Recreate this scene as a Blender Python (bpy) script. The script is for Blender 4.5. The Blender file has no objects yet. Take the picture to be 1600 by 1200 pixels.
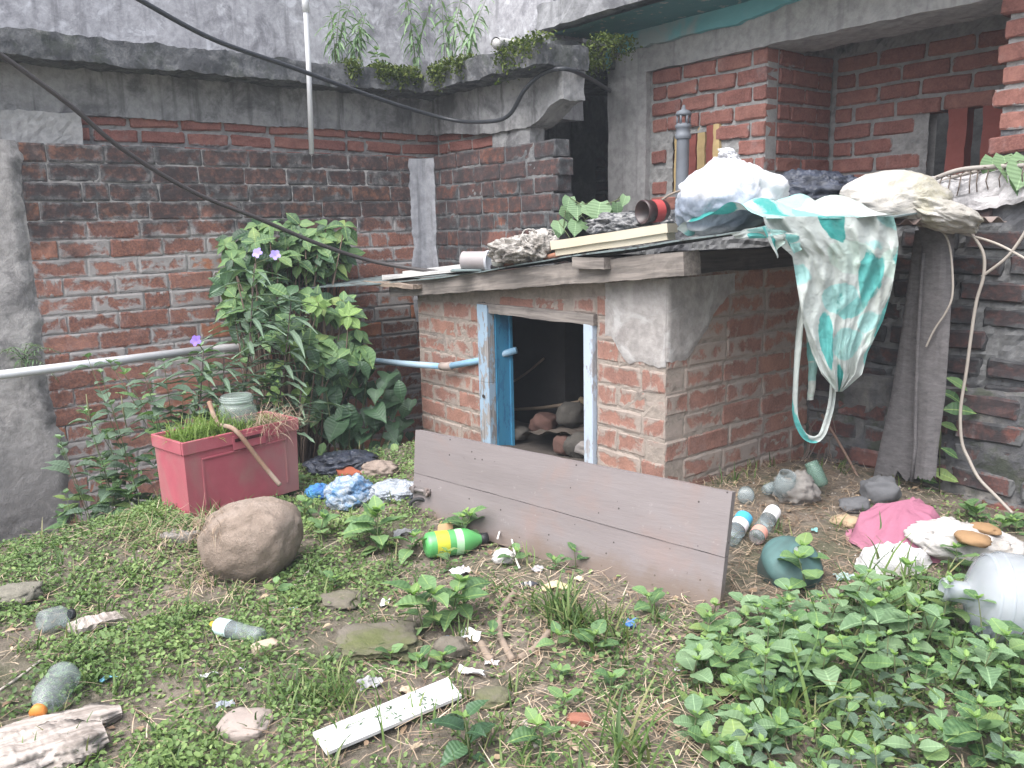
import bpy, bmesh, math, random
import numpy as np
from mathutils import Vector, Matrix, noise, Quaternion

random.seed(11)
rng = np.random.default_rng(11)
scene = bpy.context.scene
COL = scene.collection
PI = math.pi
R_ = math.radians

# ------------------------------------------------------------------ camera, sky, sun, exposure
FOC, CX, CY = 1300.0, 800.0, 600.0                  # solved from the photograph's vanishing points (1600 x 1200 frame)
_y = Vector((1700, 285, -1300)).normalized()
_x = Vector((1032, -225, 1300)); _x = (_x - _y * _x.dot(_y)).normalized()
_z = _x.cross(_y)
ROT = Matrix((_x, _y, _z))                          # camera space -> world space
CAM = Vector((2.309, -2.607, 1.2))
cam_data = bpy.data.cameras.new('camera')
cam_data.sensor_width = 36.0
cam_data.lens = 36.0 * FOC / 1600.0
cam_data.clip_start = 0.02
cam_data.clip_end = 500.0
cam = bpy.data.objects.new('camera', cam_data)
cam.matrix_world = Matrix.Translation(CAM) @ ROT.to_4x4()
COL.objects.link(cam)
scene.camera = cam

SUN_EL, SUN_AZ = R_(60), R_(168)                    # azimuth measured from +y towards +x
world = bpy.data.worlds.new('World'); scene.world = world; world.use_nodes = True
wn = world.node_tree.nodes; wl = world.node_tree.links
sky = wn.new('ShaderNodeTexSky'); sky.sky_type = 'NISHITA'; sky.sun_disc = False
sky.sun_elevation = SUN_EL; sky.sun_rotation = SUN_AZ
sky.air_density = 1.0; sky.dust_density = 4.0; sky.ozone_density = 1.0
hs = wn.new('ShaderNodeHueSaturation'); hs.inputs['Saturation'].default_value = 0.55   # cloud cover greys the blue
wl.new(sky.outputs['Color'], hs.inputs['Color'])
wl.new(hs.outputs['Color'], wn['Background'].inputs['Color'])
wn['Background'].inputs['Strength'].default_value = 0.08
sd = bpy.data.lights.new('sun', 'SUN'); sd.energy = 1.5; sd.angle = R_(70); sd.color = (0.97, 0.985, 1.0)
sun = bpy.data.objects.new('sun', sd); COL.objects.link(sun)
sdir = Vector((math.sin(SUN_AZ) * math.cos(SUN_EL), math.cos(SUN_AZ) * math.cos(SUN_EL), math.sin(SUN_EL)))
sun.rotation_euler = sdir.to_track_quat('Z', 'Y').to_euler()
scene.view_settings.view_transform = 'Standard'
scene.view_settings.look = 'None'
scene.view_settings.gamma = 1.0
scene.view_settings.exposure = 2.05
scene.cycles.max_bounces = 6
scene.cycles.transparent_max_bounces = 16

# ------------------------------------------------------------------ surveying helpers: sight line -> point on a known plane of the place
def ray(px, py): return ROT @ Vector((px - CX, -(py - CY), -FOC))
def on(px, py, ax, v):
    r = ray(px, py); return CAM + r * ((v - CAM[ax]) / r[ax])
def at(px, py, z=0.0): return on(px, py, 2, z)
def proj(p):
    q = ROT.transposed() @ (Vector(p) - CAM)
    return CX + FOC * q.x / -q.z, CY - FOC * q.y / -q.z, -q.z
RIGHT = Vector((ROT[0][0], ROT[1][0], 0)).normalized()      # level direction across the view
FWD = Vector((-ROT[0][2], -ROT[1][2], 0)).normalized()      # level direction into the view
UP = Vector((0, 0, 1))
def N1(x, y=0.0, z=0.0): return noise.noise(Vector((x, y, z)))
def sm(a, b, x):
    t = min(1.0, max(0.0, (x - a) / (b - a))); return t * t * (3 - 2 * t)
def ang(v): return math.atan2(v.y, v.x)

# ------------------------------------------------------------------ scene-graph helpers
MW = {}
def tag(o, label, cat, group=None, kind=None):
    if label: o['label'] = label
    if cat:
        o['category'] = cat
        if not kind: kind = 'thing'
    if group: o['group'] = group
    if kind: o['kind'] = kind
    return o
def thing(name, label, cat, loc=(0, 0, 0), rot=None, group=None):
    o = bpy.data.objects.new(name, None); COL.objects.link(o)
    o.empty_display_size = 0.05
    M = Matrix.Translation(Vector(loc))
    if rot is not None: M = M @ rot.to_4x4()
    o.matrix_world = M; MW[o.name] = M
    return tag(o, label, cat, group)
def link(o, parent=None, M=None, local=False):
    """link o with placement M; M is in world space unless local"""
    COL.objects.link(o)
    M = M if M is not None else Matrix.Identity(4)
    if parent is not None:
        o.parent = parent
        PM = MW[parent.name]
        if not local: M = PM.inverted() @ M
        o.matrix_basis = M; MW[o.name] = PM @ M
    else:
        o.matrix_basis = M; MW[o.name] = M
    return o
def inst(name, mesh, parent, M, local=False):
    return link(bpy.data.objects.new(name, mesh), parent, M, local)
class MB:
    def __init__(s): s.v = []; s.f = []; s.m = []; s.cur = 0; s.uv = None
    def add(s, vs, fs, M=None):
        b = len(s.v)
        if M is not None: vs = [M @ Vector(v) for v in vs]
        s.v.extend([tuple(v) for v in vs])
        for f in fs: s.f.append(tuple(i + b for i in f)); s.m.append(s.cur)
    def mesh(s, name, mats, smooth=False):
        me = bpy.data.meshes.new(name); me.from_pydata(s.v, [], s.f)
        mats = mats if isinstance(mats, (list, tuple)) else [mats]
        for m in mats: me.materials.append(m)
        if len(mats) > 1: me.polygons.foreach_set('material_index', s.m)
        if smooth: me.polygons.foreach_set('use_smooth', [True] * len(me.polygons))
        me.update(); return me
    def build(s, name, mats, parent=None, smooth=False, M=None, local=False):
        return link(bpy.data.objects.new(name, s.mesh(name, mats, smooth)), parent, M, local)
    # -- shapes
    def box(s, a, b, M=None, ch=0.0):
        x0, y0, z0 = a; x1, y1, z1 = b
        if ch <= 0:
            s.add([(x0,y0,z0),(x1,y0,z0),(x1,y1,z0),(x0,y1,z0),(x0,y0,z1),(x1,y0,z1),(x1,y1,z1),(x0,y1,z1)],
                  [(0,3,2,1),(4,5,6,7),(0,1,5,4),(1,2,6,5),(2,3,7,6),(3,0,4,7)], M)
        else:
            bm = bmesh.new(); bmesh.ops.create_cube(bm, size=1)
            for v in bm.verts:
                v.co = Vector((x0 + (v.co.x + .5) * (x1 - x0), y0 + (v.co.y + .5) * (y1 - y0), z0 + (v.co.z + .5) * (z1 - z0)))
            bmesh.ops.bevel(bm, geom=list(bm.edges), offset=ch, segments=2, affect='EDGES', profile=.5)
            bm.verts.index_update()
            s.add([v.co.copy() for v in bm.verts], [[v.index for v in f.verts] for f in bm.faces], M); bm.free()
    def tube(s, pts, r, n=8, cap=True, M=None):
        pts = [Vector(p) for p in pts]; k = len(pts)
        rs = r if isinstance(r, (list, tuple)) else [r] * k
        vs = []; fs = []
        t = (pts[1] - pts[0]).normalized()
        a = t.orthogonal().normalized()
        for i in range(k):
            t = (pts[min(i + 1, k - 1)] - pts[max(i - 1, 0)])
            t = t.normalized() if t.length > 1e-9 else Vector((0, 0, 1))
            a = (a - t * a.dot(t)).normalized(); b = t.cross(a)
            for j in range(n):
                w = 2 * PI * j / n
                vs.append(pts[i] + (a * math.cos(w) + b * math.sin(w)) * rs[i])
        for i in range(k - 1):
            for j in range(n):
                fs.append((i*n + j, i*n + (j+1) % n, (i+1)*n + (j+1) % n, (i+1)*n + j))
        if cap: fs.append(tuple(range(n-1, -1, -1))); fs.append(tuple((k-1)*n + j for j in range(n)))
        s.add(vs, fs, M)
    def lathe(s, prof, n=24, M=None, wob=0.0, seed=0.0):
        vs = []; fs = []
        for i, (r, z) in enumerate(prof):
            for j in range(n):
                w = 2 * PI * j / n
                q = 1 + wob * N1(math.cos(w) * 1.3 + seed, math.sin(w) * 1.3, z * 14)
                vs.append((r * math.cos(w) * q, r * math.sin(w) * q, z))
        for i in range(len(prof) - 1):
            for j in range(n):
                fs.append((i*n + j, i*n + (j+1) % n, (i+1)*n + (j+1) % n, (i+1)*n + j))
        s.add(vs, fs, M)
    def grid(s, P, nu, nv, M=None, closed=False):
        """P(i/nu, j/nv) -> point"""
        vs = [P(i / nu, j / nv) for j in range(nv + 1) for i in range(nu + 1)]
        w = nu + 1
        s.add(vs, [(j*w + i, j*w + i + 1, (j+1)*w + i + 1, (j+1)*w + i) for j in range(nv) for i in range(nu)], M)
    def rough(s, a, b, res=.03, amp=.008, freq=9.0, seed=0.0, fine=.004, M=None, faces='xXyYzZ'):
        """a box whose faces are grids shaken by a continuous 3-D noise"""
        a = Vector(a); b = Vector(b)
        def d(p):
            q = p * freq + Vector((seed, seed * 1.7, -seed))
            w = noise.noise_vector(q) * amp + noise.noise_vector(q * 4.3) * fine
            return p + w
        n = [max(1, int(round((b[i] - a[i]) / res))) for i in range(3)]
        def face(ax, v, flip):
            i, j = [k for k in range(3) if k != ax]
            def P(u, w):
                p = Vector((0, 0, 0)); p[ax] = v; p[i] = a[i] + (b[i] - a[i]) * u; p[j] = a[j] + (b[j] - a[j]) * w
                return d(p)
            m = MB(); m.grid(P, n[i], n[j])
            fs = [tuple(reversed(f)) for f in m.f] if flip else m.f
            s.add(m.v, fs, M)
        if 'x' in faces: face(0, a[0], True)
        if 'X' in faces: face(0, b[0], False)
        if 'y' in faces: face(1, a[1], False)
        if 'Y' in faces: face(1, b[1], True)
        if 'z' in faces: face(2, a[2], True)
        if 'Z' in faces: face(2, b[2], False)
def frame(p, x, z=None):
    """matrix with origin p, local x along x, local z as near z as can be"""
    x = Vector(x).normalized(); z = Vector(z) if z is not None else Vector((0, 0, 1))
    if abs(x.dot(z.normalized())) > .99: z = Vector((0, 1, 0.1))
    y = z.cross(x).normalized(); z = x.cross(y)
    M = Matrix((x, y, z)).transposed().to_4x4(); M.translation = Vector(p); return M
def zframe(p, z, x=None):
    z = Vector(z).normalized(); x = Vector(x) if x is not None else z.orthogonal()
    y = z.cross(x).normalized(); x = y.cross(z)
    M = Matrix((x, y, z)).transposed().to_4x4(); M.translation = Vector(p); return M
def S(M, x, y=None, z=None):
    return M @ Matrix.Diagonal((x, y if y is not None else x, z if z is not None else x, 1))
def np_mesh(name, V, F, mat, rnd=None, smooth=False):
    """big mesh from numpy arrays; F is (n,k); rnd is a per-vertex float called rnd"""
    me = bpy.data.meshes.new(name)
    me.vertices.add(len(V)); me.vertices.foreach_set('co', np.asarray(V, np.float32).ravel())
    n, k = F.shape
    me.loops.add(n * k); me.loops.foreach_set('vertex_index', F.astype(np.int32).ravel())
    me.polygons.add(n); me.polygons.foreach_set('loop_start', np.arange(0, n * k, k, dtype=np.int32))
    if smooth: me.polygons.foreach_set('use_smooth', np.ones(n, bool))
    if rnd is not None:
        at_ = me.attributes.new('rnd', 'FLOAT', 'POINT'); at_.data.foreach_set('value', np.asarray(rnd, np.float32))
    me.materials.append(mat); me.update(calc_edges=True); me.validate()
    return me

# ------------------------------------------------------------------ material helpers
class G:
    def __init__(s, name):
        s.m = bpy.data.materials.new(name); s.m.use_nodes = True
        s.t = s.m.node_tree; s.n = s.t.nodes; s.l = s.t.links
        s.b = s.n['Principled BSDF']; s.out = s.n['Material Output']
    def new(s, t, **k):
        o = s.n.new(t)
        for a, v in k.items(): setattr(o, a, v)
        return o
    def put(s, sock, v):
        if hasattr(v, 'is_linked') or isinstance(v, bpy.types.NodeSocket): s.l.new(v, sock)
        elif isinstance(v, (tuple, list)) and len(v) == 3 and sock.type == 'RGBA': sock.default_value = (*v, 1)
        else: sock.default_value = v
    def pos(s): return s.new('ShaderNodeNewGeometry').outputs['Position']
    def obj(s): return s.new('ShaderNodeTexCoord').outputs['Object']
    def gen(s): return s.new('ShaderNodeTexCoord').outputs['Generated']
    def rand(s): return s.new('ShaderNodeObjectInfo').outputs['Random']
    def attr(s, n='rnd'):
        return s.new('ShaderNodeAttribute', attribute_name=n).outputs['Fac']
    def math(s, op, a, b=0.0, c=0.0, clamp=False):
        o = s.new('ShaderNodeMath', operation=op, use_clamp=clamp)
        s.put(o.inputs[0], a); s.put(o.inputs[1], b); s.put(o.inputs[2], c); return o.outputs[0]
    def noise(s, vec, scale, detail=4, rough=.6, dist=0.0, w=None):
        o = s.new('ShaderNodeTexNoise')
        if w is not None: o.noise_dimensions = '4D'; s.put(o.inputs['W'], w)
        s.put(o.inputs['Vector'], vec); s.put(o.inputs['Scale'], scale); s.put(o.inputs['Detail'], detail)
        s.put(o.inputs['Roughness'], rough); s.put(o.inputs['Distortion'], dist); return o.outputs['Fac']
    def voro(s, vec, scale, feature='F1', rnd=1.0):
        o = s.new('ShaderNodeTexVoronoi', feature=feature)
        s.put(o.inputs['Vector'], vec); s.put(o.inputs['Scale'], scale); s.put(o.inputs['Randomness'], rnd); return o
    def map(s, vec, scale=(1, 1, 1), loc=(0, 0, 0), rot=(0, 0, 0)):
        o = s.new('ShaderNodeMapping'); s.put(o.inputs['Vector'], vec)
        o.inputs['Scale'].default_value = scale; o.inputs['Location'].default_value = loc; o.inputs['Rotation'].default_value = rot
        return o.outputs['Vector']
    def step(s, v, a, b, to0=0.0, to1=1.0):
        o = s.new('ShaderNodeMapRange', interpolation_type='SMOOTHSTEP')
        s.put(o.inputs[0], v); s.put(o.inputs[1], a); s.put(o.inputs[2], b); s.put(o.inputs[3], to0); s.put(o.inputs[4], to1)
        return o.outputs[0]
    def ramp(s, v, cols, pos=None, mode='LINEAR'):
        o = s.new('ShaderNodeValToRGB'); r = o.color_ramp; r.interpolation = mode
        k = len(cols); pos = pos or [i / max(1, k - 1) for i in range(k)]
        while len(r.elements) < k: r.elements.new(.5)
        for e, c, p in zip(r.elements, cols, pos): e.position = p; e.color = (*c, 1)
        s.put(o.inputs[0], v); return o.outputs[0]
    def mix(s, f, a, b, mode='MIX'):
        o = s.new('ShaderNodeMix', data_type='RGBA', blend_type=mode)
        s.put(o.inputs[0], f); s.put(o.inputs[6], a); s.put(o.inputs[7], b); return o.outputs[2]
    def xyz(s, v):
        o = s.new('ShaderNodeSeparateXYZ'); s.put(o.inputs[0], v); return o.outputs
    def bump(s, h, strength=.4, dist=.01, normal=None):
        o = s.new('ShaderNodeBump'); s.put(o.inputs['Height'], h); o.inputs['Strength'].default_value = strength
        o.inputs['Distance'].default_value = dist
        if normal is not None: s.put(o.inputs['Normal'], normal)
        s.l.new(o.outputs[0], s.b.inputs['Normal']); return o.outputs[0]
    def set(s, col=None, rough=None, **k):
        if col is not None: s.put(s.b.inputs['Base Color'], col)
        if rough is not None: s.put(s.b.inputs['Roughness'], rough)
        for a, v in k.items(): s.put(s.b.inputs[a.replace('_', ' ')], v)
        return s.m
def mat_plain(name, col, rough=.6, var=.25, scale=12, bump=.15, dirt=None, dirt_amt=.5, spec=.3, coords='obj', **k):
    g = G(name); p = g.obj() if coords == 'obj' else g.pos()
    n = g.noise(p, scale, 5, .65); n2 = g.noise(p, scale * .35, 4, .6, .6)
    dk = tuple(c * (1 - var) for c in col); lt = tuple(min(1, c * (1 + var * .5)) for c in col)
    c = g.mix(n, dk, lt)
    if dirt: c = g.mix(g.math('MULTIPLY', g.step(n2, .42, .68), dirt_amt), c, dirt)
    g.bump(g.noise(p, scale * 6, 4, .7), bump, .004)
    return g.set(c, rough, Specular_IOR_Level=spec, **k)
def mat_brick(name, cols, mortar=(.30, .28, .26), smear=.5, grime=0.0, gz=(0, 1), grime_col=(.035, .035, .038), effl=0.0, rv=.4, dust=0.0, gk=.42, ext=(2.6, .92)):
    """weathered brick: own red per brick, mortar smeared in from the edges, black algae stains, salt bloom"""
    g = G(name); P = g.pos(); O = g.obj(); rnd = g.rand(); x, y, z = g.xyz(g.gen())
    ex = g.math('MULTIPLY', g.math('SUBTRACT', .5, g.math('ABSOLUTE', g.math('SUBTRACT', x, .5))), ext[0])
    ez = g.math('MULTIPLY', g.math('SUBTRACT', .5, g.math('ABSOLUTE', g.math('SUBTRACT', z, .5))), ext[1])
    e = g.math('MINIMUM', ex, ez)
    rw = g.math('MULTIPLY', rnd, 37.0)
    base = g.ramp(rnd, cols, mode='LINEAR')
    nz = g.noise(O, 11, 6, .7, .4, w=rw)
    base = g.mix(g.step(nz, .3, .75), g.mix(.55, base, (.05, .02, .018)), base)
    fine = g.noise(P, 95, 5, .75)
    base = g.mix(g.math('MULTIPLY', g.step(fine, .35, .7), .35), base, tuple(min(1, c * 1.35) for c in cols[-1]))
    if dust: base = g.mix(dust, base, mortar)
    # mortar smear
    en = g.noise(O, 10, 6, .68, .5, w=rw)
    r2 = g.math('FRACT', g.math('MULTIPLY', rnd, 7.31))
    th = g.math('ADD', g.math('MULTIPLY', g.math('SUBTRACT', en, .5), 2.1), g.math('MULTIPLY', g.math('SUBTRACT', g.math('MINIMUM', e, .3), .17), 1.3))
    th = g.math('ADD', th, g.math('MULTIPLY', g.math('SUBTRACT', r2, .5), rv))
    sme = g.math('SUBTRACT', 1.0, g.step(th, smear - .13, smear + .13))
    mcol = g.mix(g.noise(P, 30, 5, .7), tuple(c * .72 for c in mortar), tuple(min(1, c * 1.2) for c in mortar))
    col = g.mix(sme, base, mcol)
    if effl:
        ef = g.step(g.noise(g.map(P, (1, 1, .45)), 7, 6, .7, .6), .55, .75)
        col = g.mix(g.math('MULTIPLY', ef, effl), col, (.42, .41, .42))
    if grime:
        zz = g.xyz(P)[2]
        gr = g.math('ADD', g.math('MULTIPLY', g.step(zz, gz[0], gz[1]), gk), g.noise(P, 2.6, 6, .72, .5))
        gm = g.step(gr, .84 - grime * .45, 1.06 - grime * .45)
        gm = g.math('MULTIPLY', gm, g.step(g.noise(P, 22, 5, .7), .25, .6, .45, 1.0))
        col = g.mix(g.math('MULTIPLY', gm, .9), col, grime_col)
    h = g.math('ADD', g.math('MULTIPLY', g.noise(O, 26, 6, .72, .3, w=rw), 1.0), g.math('MULTIPLY', sme, .35))
    g.bump(h, .6, .008)
    return g.set(col, .92, Specular_IOR_Level=.15)
def mat_cement(name, base, dark=(.05, .05, .055), stain=.4, streak=.3, light=None, moss=0.0, scale=1.0, bump=.5, gz=None):
    g = G(name); P = g.pos()
    n1 = g.noise(P, 3.2 * scale, 7, .68, .5); n2 = g.noise(P, 17 * scale, 6, .7); n3 = g.noise(P, 80 * scale, 4, .7)
    col = g.mix(g.step(n2, .25, .75), tuple(c * .72 for c in base), tuple(min(1, c * 1.18) for c in base))
    if light: col = g.mix(g.math('MULTIPLY', g.step(g.noise(P, 5.5 * scale, 6, .65, .8), .52, .66), .75), col, light)
    sm_ = g.step(n1, .62 - stain * .3, .80 - stain * .3)
    if gz: sm_ = g.math('MAXIMUM', sm_, g.math('MULTIPLY', g.step(g.xyz(P)[2], gz[0], gz[1]), g.step(n2, .2, .55)))
    col = g.mix(g.math('MULTIPLY', sm_, .85), col, g.mix(n3, dark, tuple(c * 2 for c in dark)))
    if streak:
        st = g.step(g.noise(g.map(P, (1, 1, .06)), 16, 4, .6), .52, .72)
        col = g.mix(g.math('MULTIPLY', st, streak), col, dark)
    if moss: col = g.mix(g.math('MULTIPLY', g.step(g.noise(P, 6, 5, .7), .5, .62), moss), col, (.035, .05, .015))
    g.bump(g.math('ADD', g.math('MULTIPLY', n2, .8), g.math('MULTIPLY', n3, .35)), bump, .012)
    return g.set(col, .93, Specular_IOR_Level=.15)
def mat_leaf(name, cols, trans=.25, rough=.5, attr=False, spec=.3):
    g = G(name); r = g.attr() if attr else g.rand()
    c = g.ramp(r, cols)
    if not attr:
        n = g.noise(g.obj(), 6, 3, .6, w=g.math('MULTIPLY', r, 31))
        c = g.mix(g.math('MULTIPLY', g.step(n, .35, .75), .5), c, tuple(min(1, q * 1.2) for q in cols[-2]))
        y = g.xyz(g.obj())[1]                            # pale midrib
        mr = g.math('SUBTRACT', 1.0, g.step(g.math('ABSOLUTE', y), .006, .028))
        c = g.mix(g.math('MULTIPLY', mr, .45), c, tuple(min(1, q * 1.9) for q in cols[-1]))
        wv = g.new('ShaderNodeTexWave', wave_type='BANDS', bands_direction='X'); g.put(wv.inputs['Vector'], g.map(g.obj(), (1, 1, 1)))
        wv.inputs['Scale'].default_value = 2.6; wv.inputs['Distortion'].default_value = 1.2
        g.bump(wv.outputs['Fac'], .18, .02)
    g.set(c, rough, Specular_IOR_Level=spec)
    tr = g.new('ShaderNodeBsdfTranslucent'); g.put(tr.inputs['Color'], g.mix(1.0, c, (1.0, 1.25, .55), 'MULTIPLY'))
    mx = g.new('ShaderNodeMixShader'); mx.inputs[0].default_value = trans
    g.l.new(g.b.outputs[0], mx.inputs[1]); g.l.new(tr.outputs[0], mx.inputs[2]); g.l.new(mx.outputs[0], g.out.inputs['Surface'])
    return g.m
def mat_wood(name, light, dark, rough=.8, axis=0, scale=1.0, paint=None, paint_amt=.5, bump=.4):
    g = G(name); O = g.obj()
    sc = [18, 18, 18]; sc[axis] = 1.2
    gr = g.noise(g.map(O, tuple(v * scale for v in sc)), 3, 6, .65, .4)
    n = g.noise(O, 7, 5, .65)
    c = g.mix(g.step(gr, .3, .7), dark, light)
    c = g.mix(g.math('MULTIPLY', g.step(n, .5, .75), .5), c, tuple(q * .5 for q in dark))
    if paint:
        pm = g.step(g.noise(g.map(O, (1, 1, 1) if axis is None else tuple(.35 if i == axis else 1 for i in range(3))), 22, 6, .7), .62 - paint_amt * .4, .68 - paint_amt * .4)
        c = g.mix(pm, c, g.mix(n, tuple(q * .8 for q in paint), paint))
    g.bump(gr, bump, .006)
    return g.set(c, rough, Specular_IOR_Level=.2)
def mat_clear(name, tint=(.8, .85, .85), solid=.3, rough=.18):
    g = G(name); g.set(tint, rough, Specular_IOR_Level=.8)
    n = g.noise(g.obj(), 9, 3, .6)
    t = g.new('ShaderNodeBsdfTransparent'); g.put(t.inputs[0], tuple(min(1, c * 1.1) for c in tint))
    f = g.math('ADD', solid * .9, g.math('MULTIPLY', n, solid * .5), clamp=True)
    mx = g.new('ShaderNodeMixShader'); g.put(mx.inputs[0], f)
    g.l.new(t.outputs[0], mx.inputs[1]); g.l.new(g.b.outputs[0], mx.inputs[2]); g.l.new(mx.outputs[0], g.out.inputs['Surface'])
    g.bump(g.noise(g.obj(), 9, 2, .5), .12, .006)
    return g.m

# ------------------------------------------------------------------ ground
def gz(x, y):
    h = .020 * N1(x * 1.7, y * 1.7, 3) + .012 * N1(x * 5, y * 5, 7) + .006 * N1(x * 14, y * 14, 1)
    edge = -1.42 - .22 * sm(-1.85, -1.55, y) + .05 * N1(y * 3, 0, 9)      # where the yard drops into the drain along the wall
    h -= .70 * sm(edge, edge - .30, x)
    h += .07 * sm(.75, .15, math.hypot(x - .35, (y - .45) * .8))           # straw heap by the shed corner
    h += .05 * sm(.5, .1, math.hypot(x + 1.02, (y + 1.86) * .9))           # grassy hump beside the crate
    h -= .03 * sm(.35, .0, math.hypot(x - .1, y + 2.3))
    h += .055 * sm(.40, .0, math.hypot((x + .55) * .8, y + .88))           # the rise that carries the door's left end
    h -= .03 * sm(-.25, .05, y) * sm(.05, -.1, x)                           # shed floor
    return h
def gpt(px, py, dz=0.0):
    p = at(px, py)
    for _ in range(4): p = at(px, py, gz(p.x, p.y))
    return Vector((p.x, p.y, gz(p.x, p.y) + dz))
def pxm(p): return FOC / proj(p)[2]
def axis_vals(lo, hi, fine, far):
    core = list(np.arange(lo, hi + 1e-6, fine)); out = []; d = fine; v = lo
    while v > -far: d *= 1.6; v -= d; out.append(v)
    left = out[::-1]; out = []; d = fine; v = core[-1]
    while v < far: d *= 1.6; v += d; out.append(v)
    return left + core + out
gx = axis_vals(-2.9, 2.6, .026, 30); gy = axis_vals(-3.2, 1.3, .026, 30)
gv = np.array([(x, y, gz(x, y)) for y in gy for x in gx], np.float32)
w = len(gx); ii, jj = np.meshgrid(np.arange(w - 1), np.arange(len(gy) - 1)); b = (jj * w + ii).ravel()
g = G('soil'); P = g.pos()
n1 = g.noise(P, 2.3, 7, .7, .5); n2 = g.noise(P, 18, 6, .72); n3 = g.noise(P, 120, 5, .75)
c = g.ramp(n2, [(.095, .080, .066), (.19, .158, .128), (.30, .255, .21)], [.25, .52, .8])
c = g.mix(g.math('MULTIPLY', g.step(n1, .42, .62), .7), c, g.ramp(n3, [(.050, .055, .030), (.115, .120, .070)]))
c = g.mix(g.math('MULTIPLY', g.step(g.noise(P, 45, 4, .7), .6, .72), .5), c, (.36, .315, .26))
g.bump(g.math('ADD', n2, g.math('MULTIPLY', n3, .6)), .8, .02)
g.set(c, .96, Specular_IOR_Level=.1)
ground = link(bpy.data.objects.new('ground', np_mesh('ground', gv, np.stack([b, b + 1, b + w + 1, b + w], 1), g.m, smooth=True)))
ground['kind'] = 'structure'

# ------------------------------------------------------------------ bricks
BL, BD, BH = .258, .108, .088
def brick_mesh(name, L, D, H, mat, seed, chip=1.0):
    us = [0, .035, .36, .68, .965, 1]; vs = [0, .11, .5, .89, 1]
    m = MB(); nu, nv = len(us), len(vs)
    idx = {}; V = []
    rr = random.Random(seed)
    for j, v in enumerate(vs):
        for i, u in enumerate(us):
            edge = (i in (0, nu - 1)) + (j in (0, nv - 1))
            y = .0055 * chip * edge + rr.uniform(-.0022, .0022) * chip
            x = (u - .5) * L + rr.uniform(-.003, .003) * chip; z = (v - .5) * H + rr.uniform(-.0022, .0022) * chip
            if edge == 2: y += rr.random() * .007 * chip; x -= math.copysign(rr.random() * .006 * chip, u - .5)
            idx[i, j] = len(V); V.append((x, y, z))
    F = [(idx[i, j], idx[i+1, j], idx[i+1, j+1], idx[i, j+1]) for j in range(nv - 1) for i in range(nu - 1)]
    bk = {}
    ring = [(i, 0) for i in range(nu)] + [(nu-1, j) for j in range(1, nv)] + [(i, nv-1) for i in range(nu-2, -1, -1)] + [(0, j) for j in range(nv-2, 0, -1)]
    for (i, j) in ring: bk[i, j] = len(V); V.append((V[idx[i, j]][0], D, V[idx[i, j]][2]))
    for k in range(len(ring)):
        a, c = ring[k], ring[(k + 1) % len(ring)]
        F.append((idx[a], bk[a], bk[c], idx[c]))
    m.add(V, F); return m.mesh(name, mat)
def brick_set(name, mat, k=9, L=BL, D=BD, H=BH, chip=1.0):
    return [brick_mesh(name, L, D, H, mat, 100 * k + i, chip) for i in range(k)]
def wframe(O, U, N):
    U = Vector((*U, 0)); N = Vector((*N, 0))
    M = Matrix((U, -N, Vector((0, 0, 1)))).transposed().to_4x4(); M.translation = Vector((*O, 0)); return M
def brick_run(th, O, U, N, zs, u0, u1, meshes, L=.27, joint=.012, off=.5, jit=.003, skip=None, nom=BL, nomh=BH, tilt=.006, ends=None, seed=0, half=False, lvl=None, name='brick'):
    """courses whose bed lines are the list zs, along U from u0 to u1, faces on the plane through O"""
    rr = random.Random(seed); F = wframe(O, U, N)
    for r in range(len(zs) - 1):
        z0, z1 = sorted((zs[r], zs[r + 1]))
        a = u0 if ends is None else ends(r, z0)[0]; e = u1 if ends is None else ends(r, z0)[1]
        u = a
        first = L * (off if r % 2 else 1.0) * rr.uniform(.93, 1.05)
        while u < e - .035:
            ln = (first if u == a else L * rr.uniform(.93, 1.06))
            if half and rr.random() < .12: ln *= .5
            if e - (u + ln) < .07: ln = e - u
            v = min(u + ln, e)
            if not (skip and skip(u, v, z0, z1)):
                l = v - u - joint; h = z1 - z0 - joint
                zc = (z0 + z1) / 2 + (lvl((u + v) / 2) if lvl else 0)
                M = F @ Matrix.Translation(((u + v) / 2, rr.uniform(-jit, jit), zc + rr.uniform(-.002, .002))) @ Matrix.Rotation(rr.uniform(-tilt, tilt) * 2, 4, 'Y') @ Matrix.Rotation(rr.uniform(-tilt, tilt), 4, 'Z')
                inst(name, rr.choice(meshes), th, S(M, l / nom, 1, h / nomh))
            u = v
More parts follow.
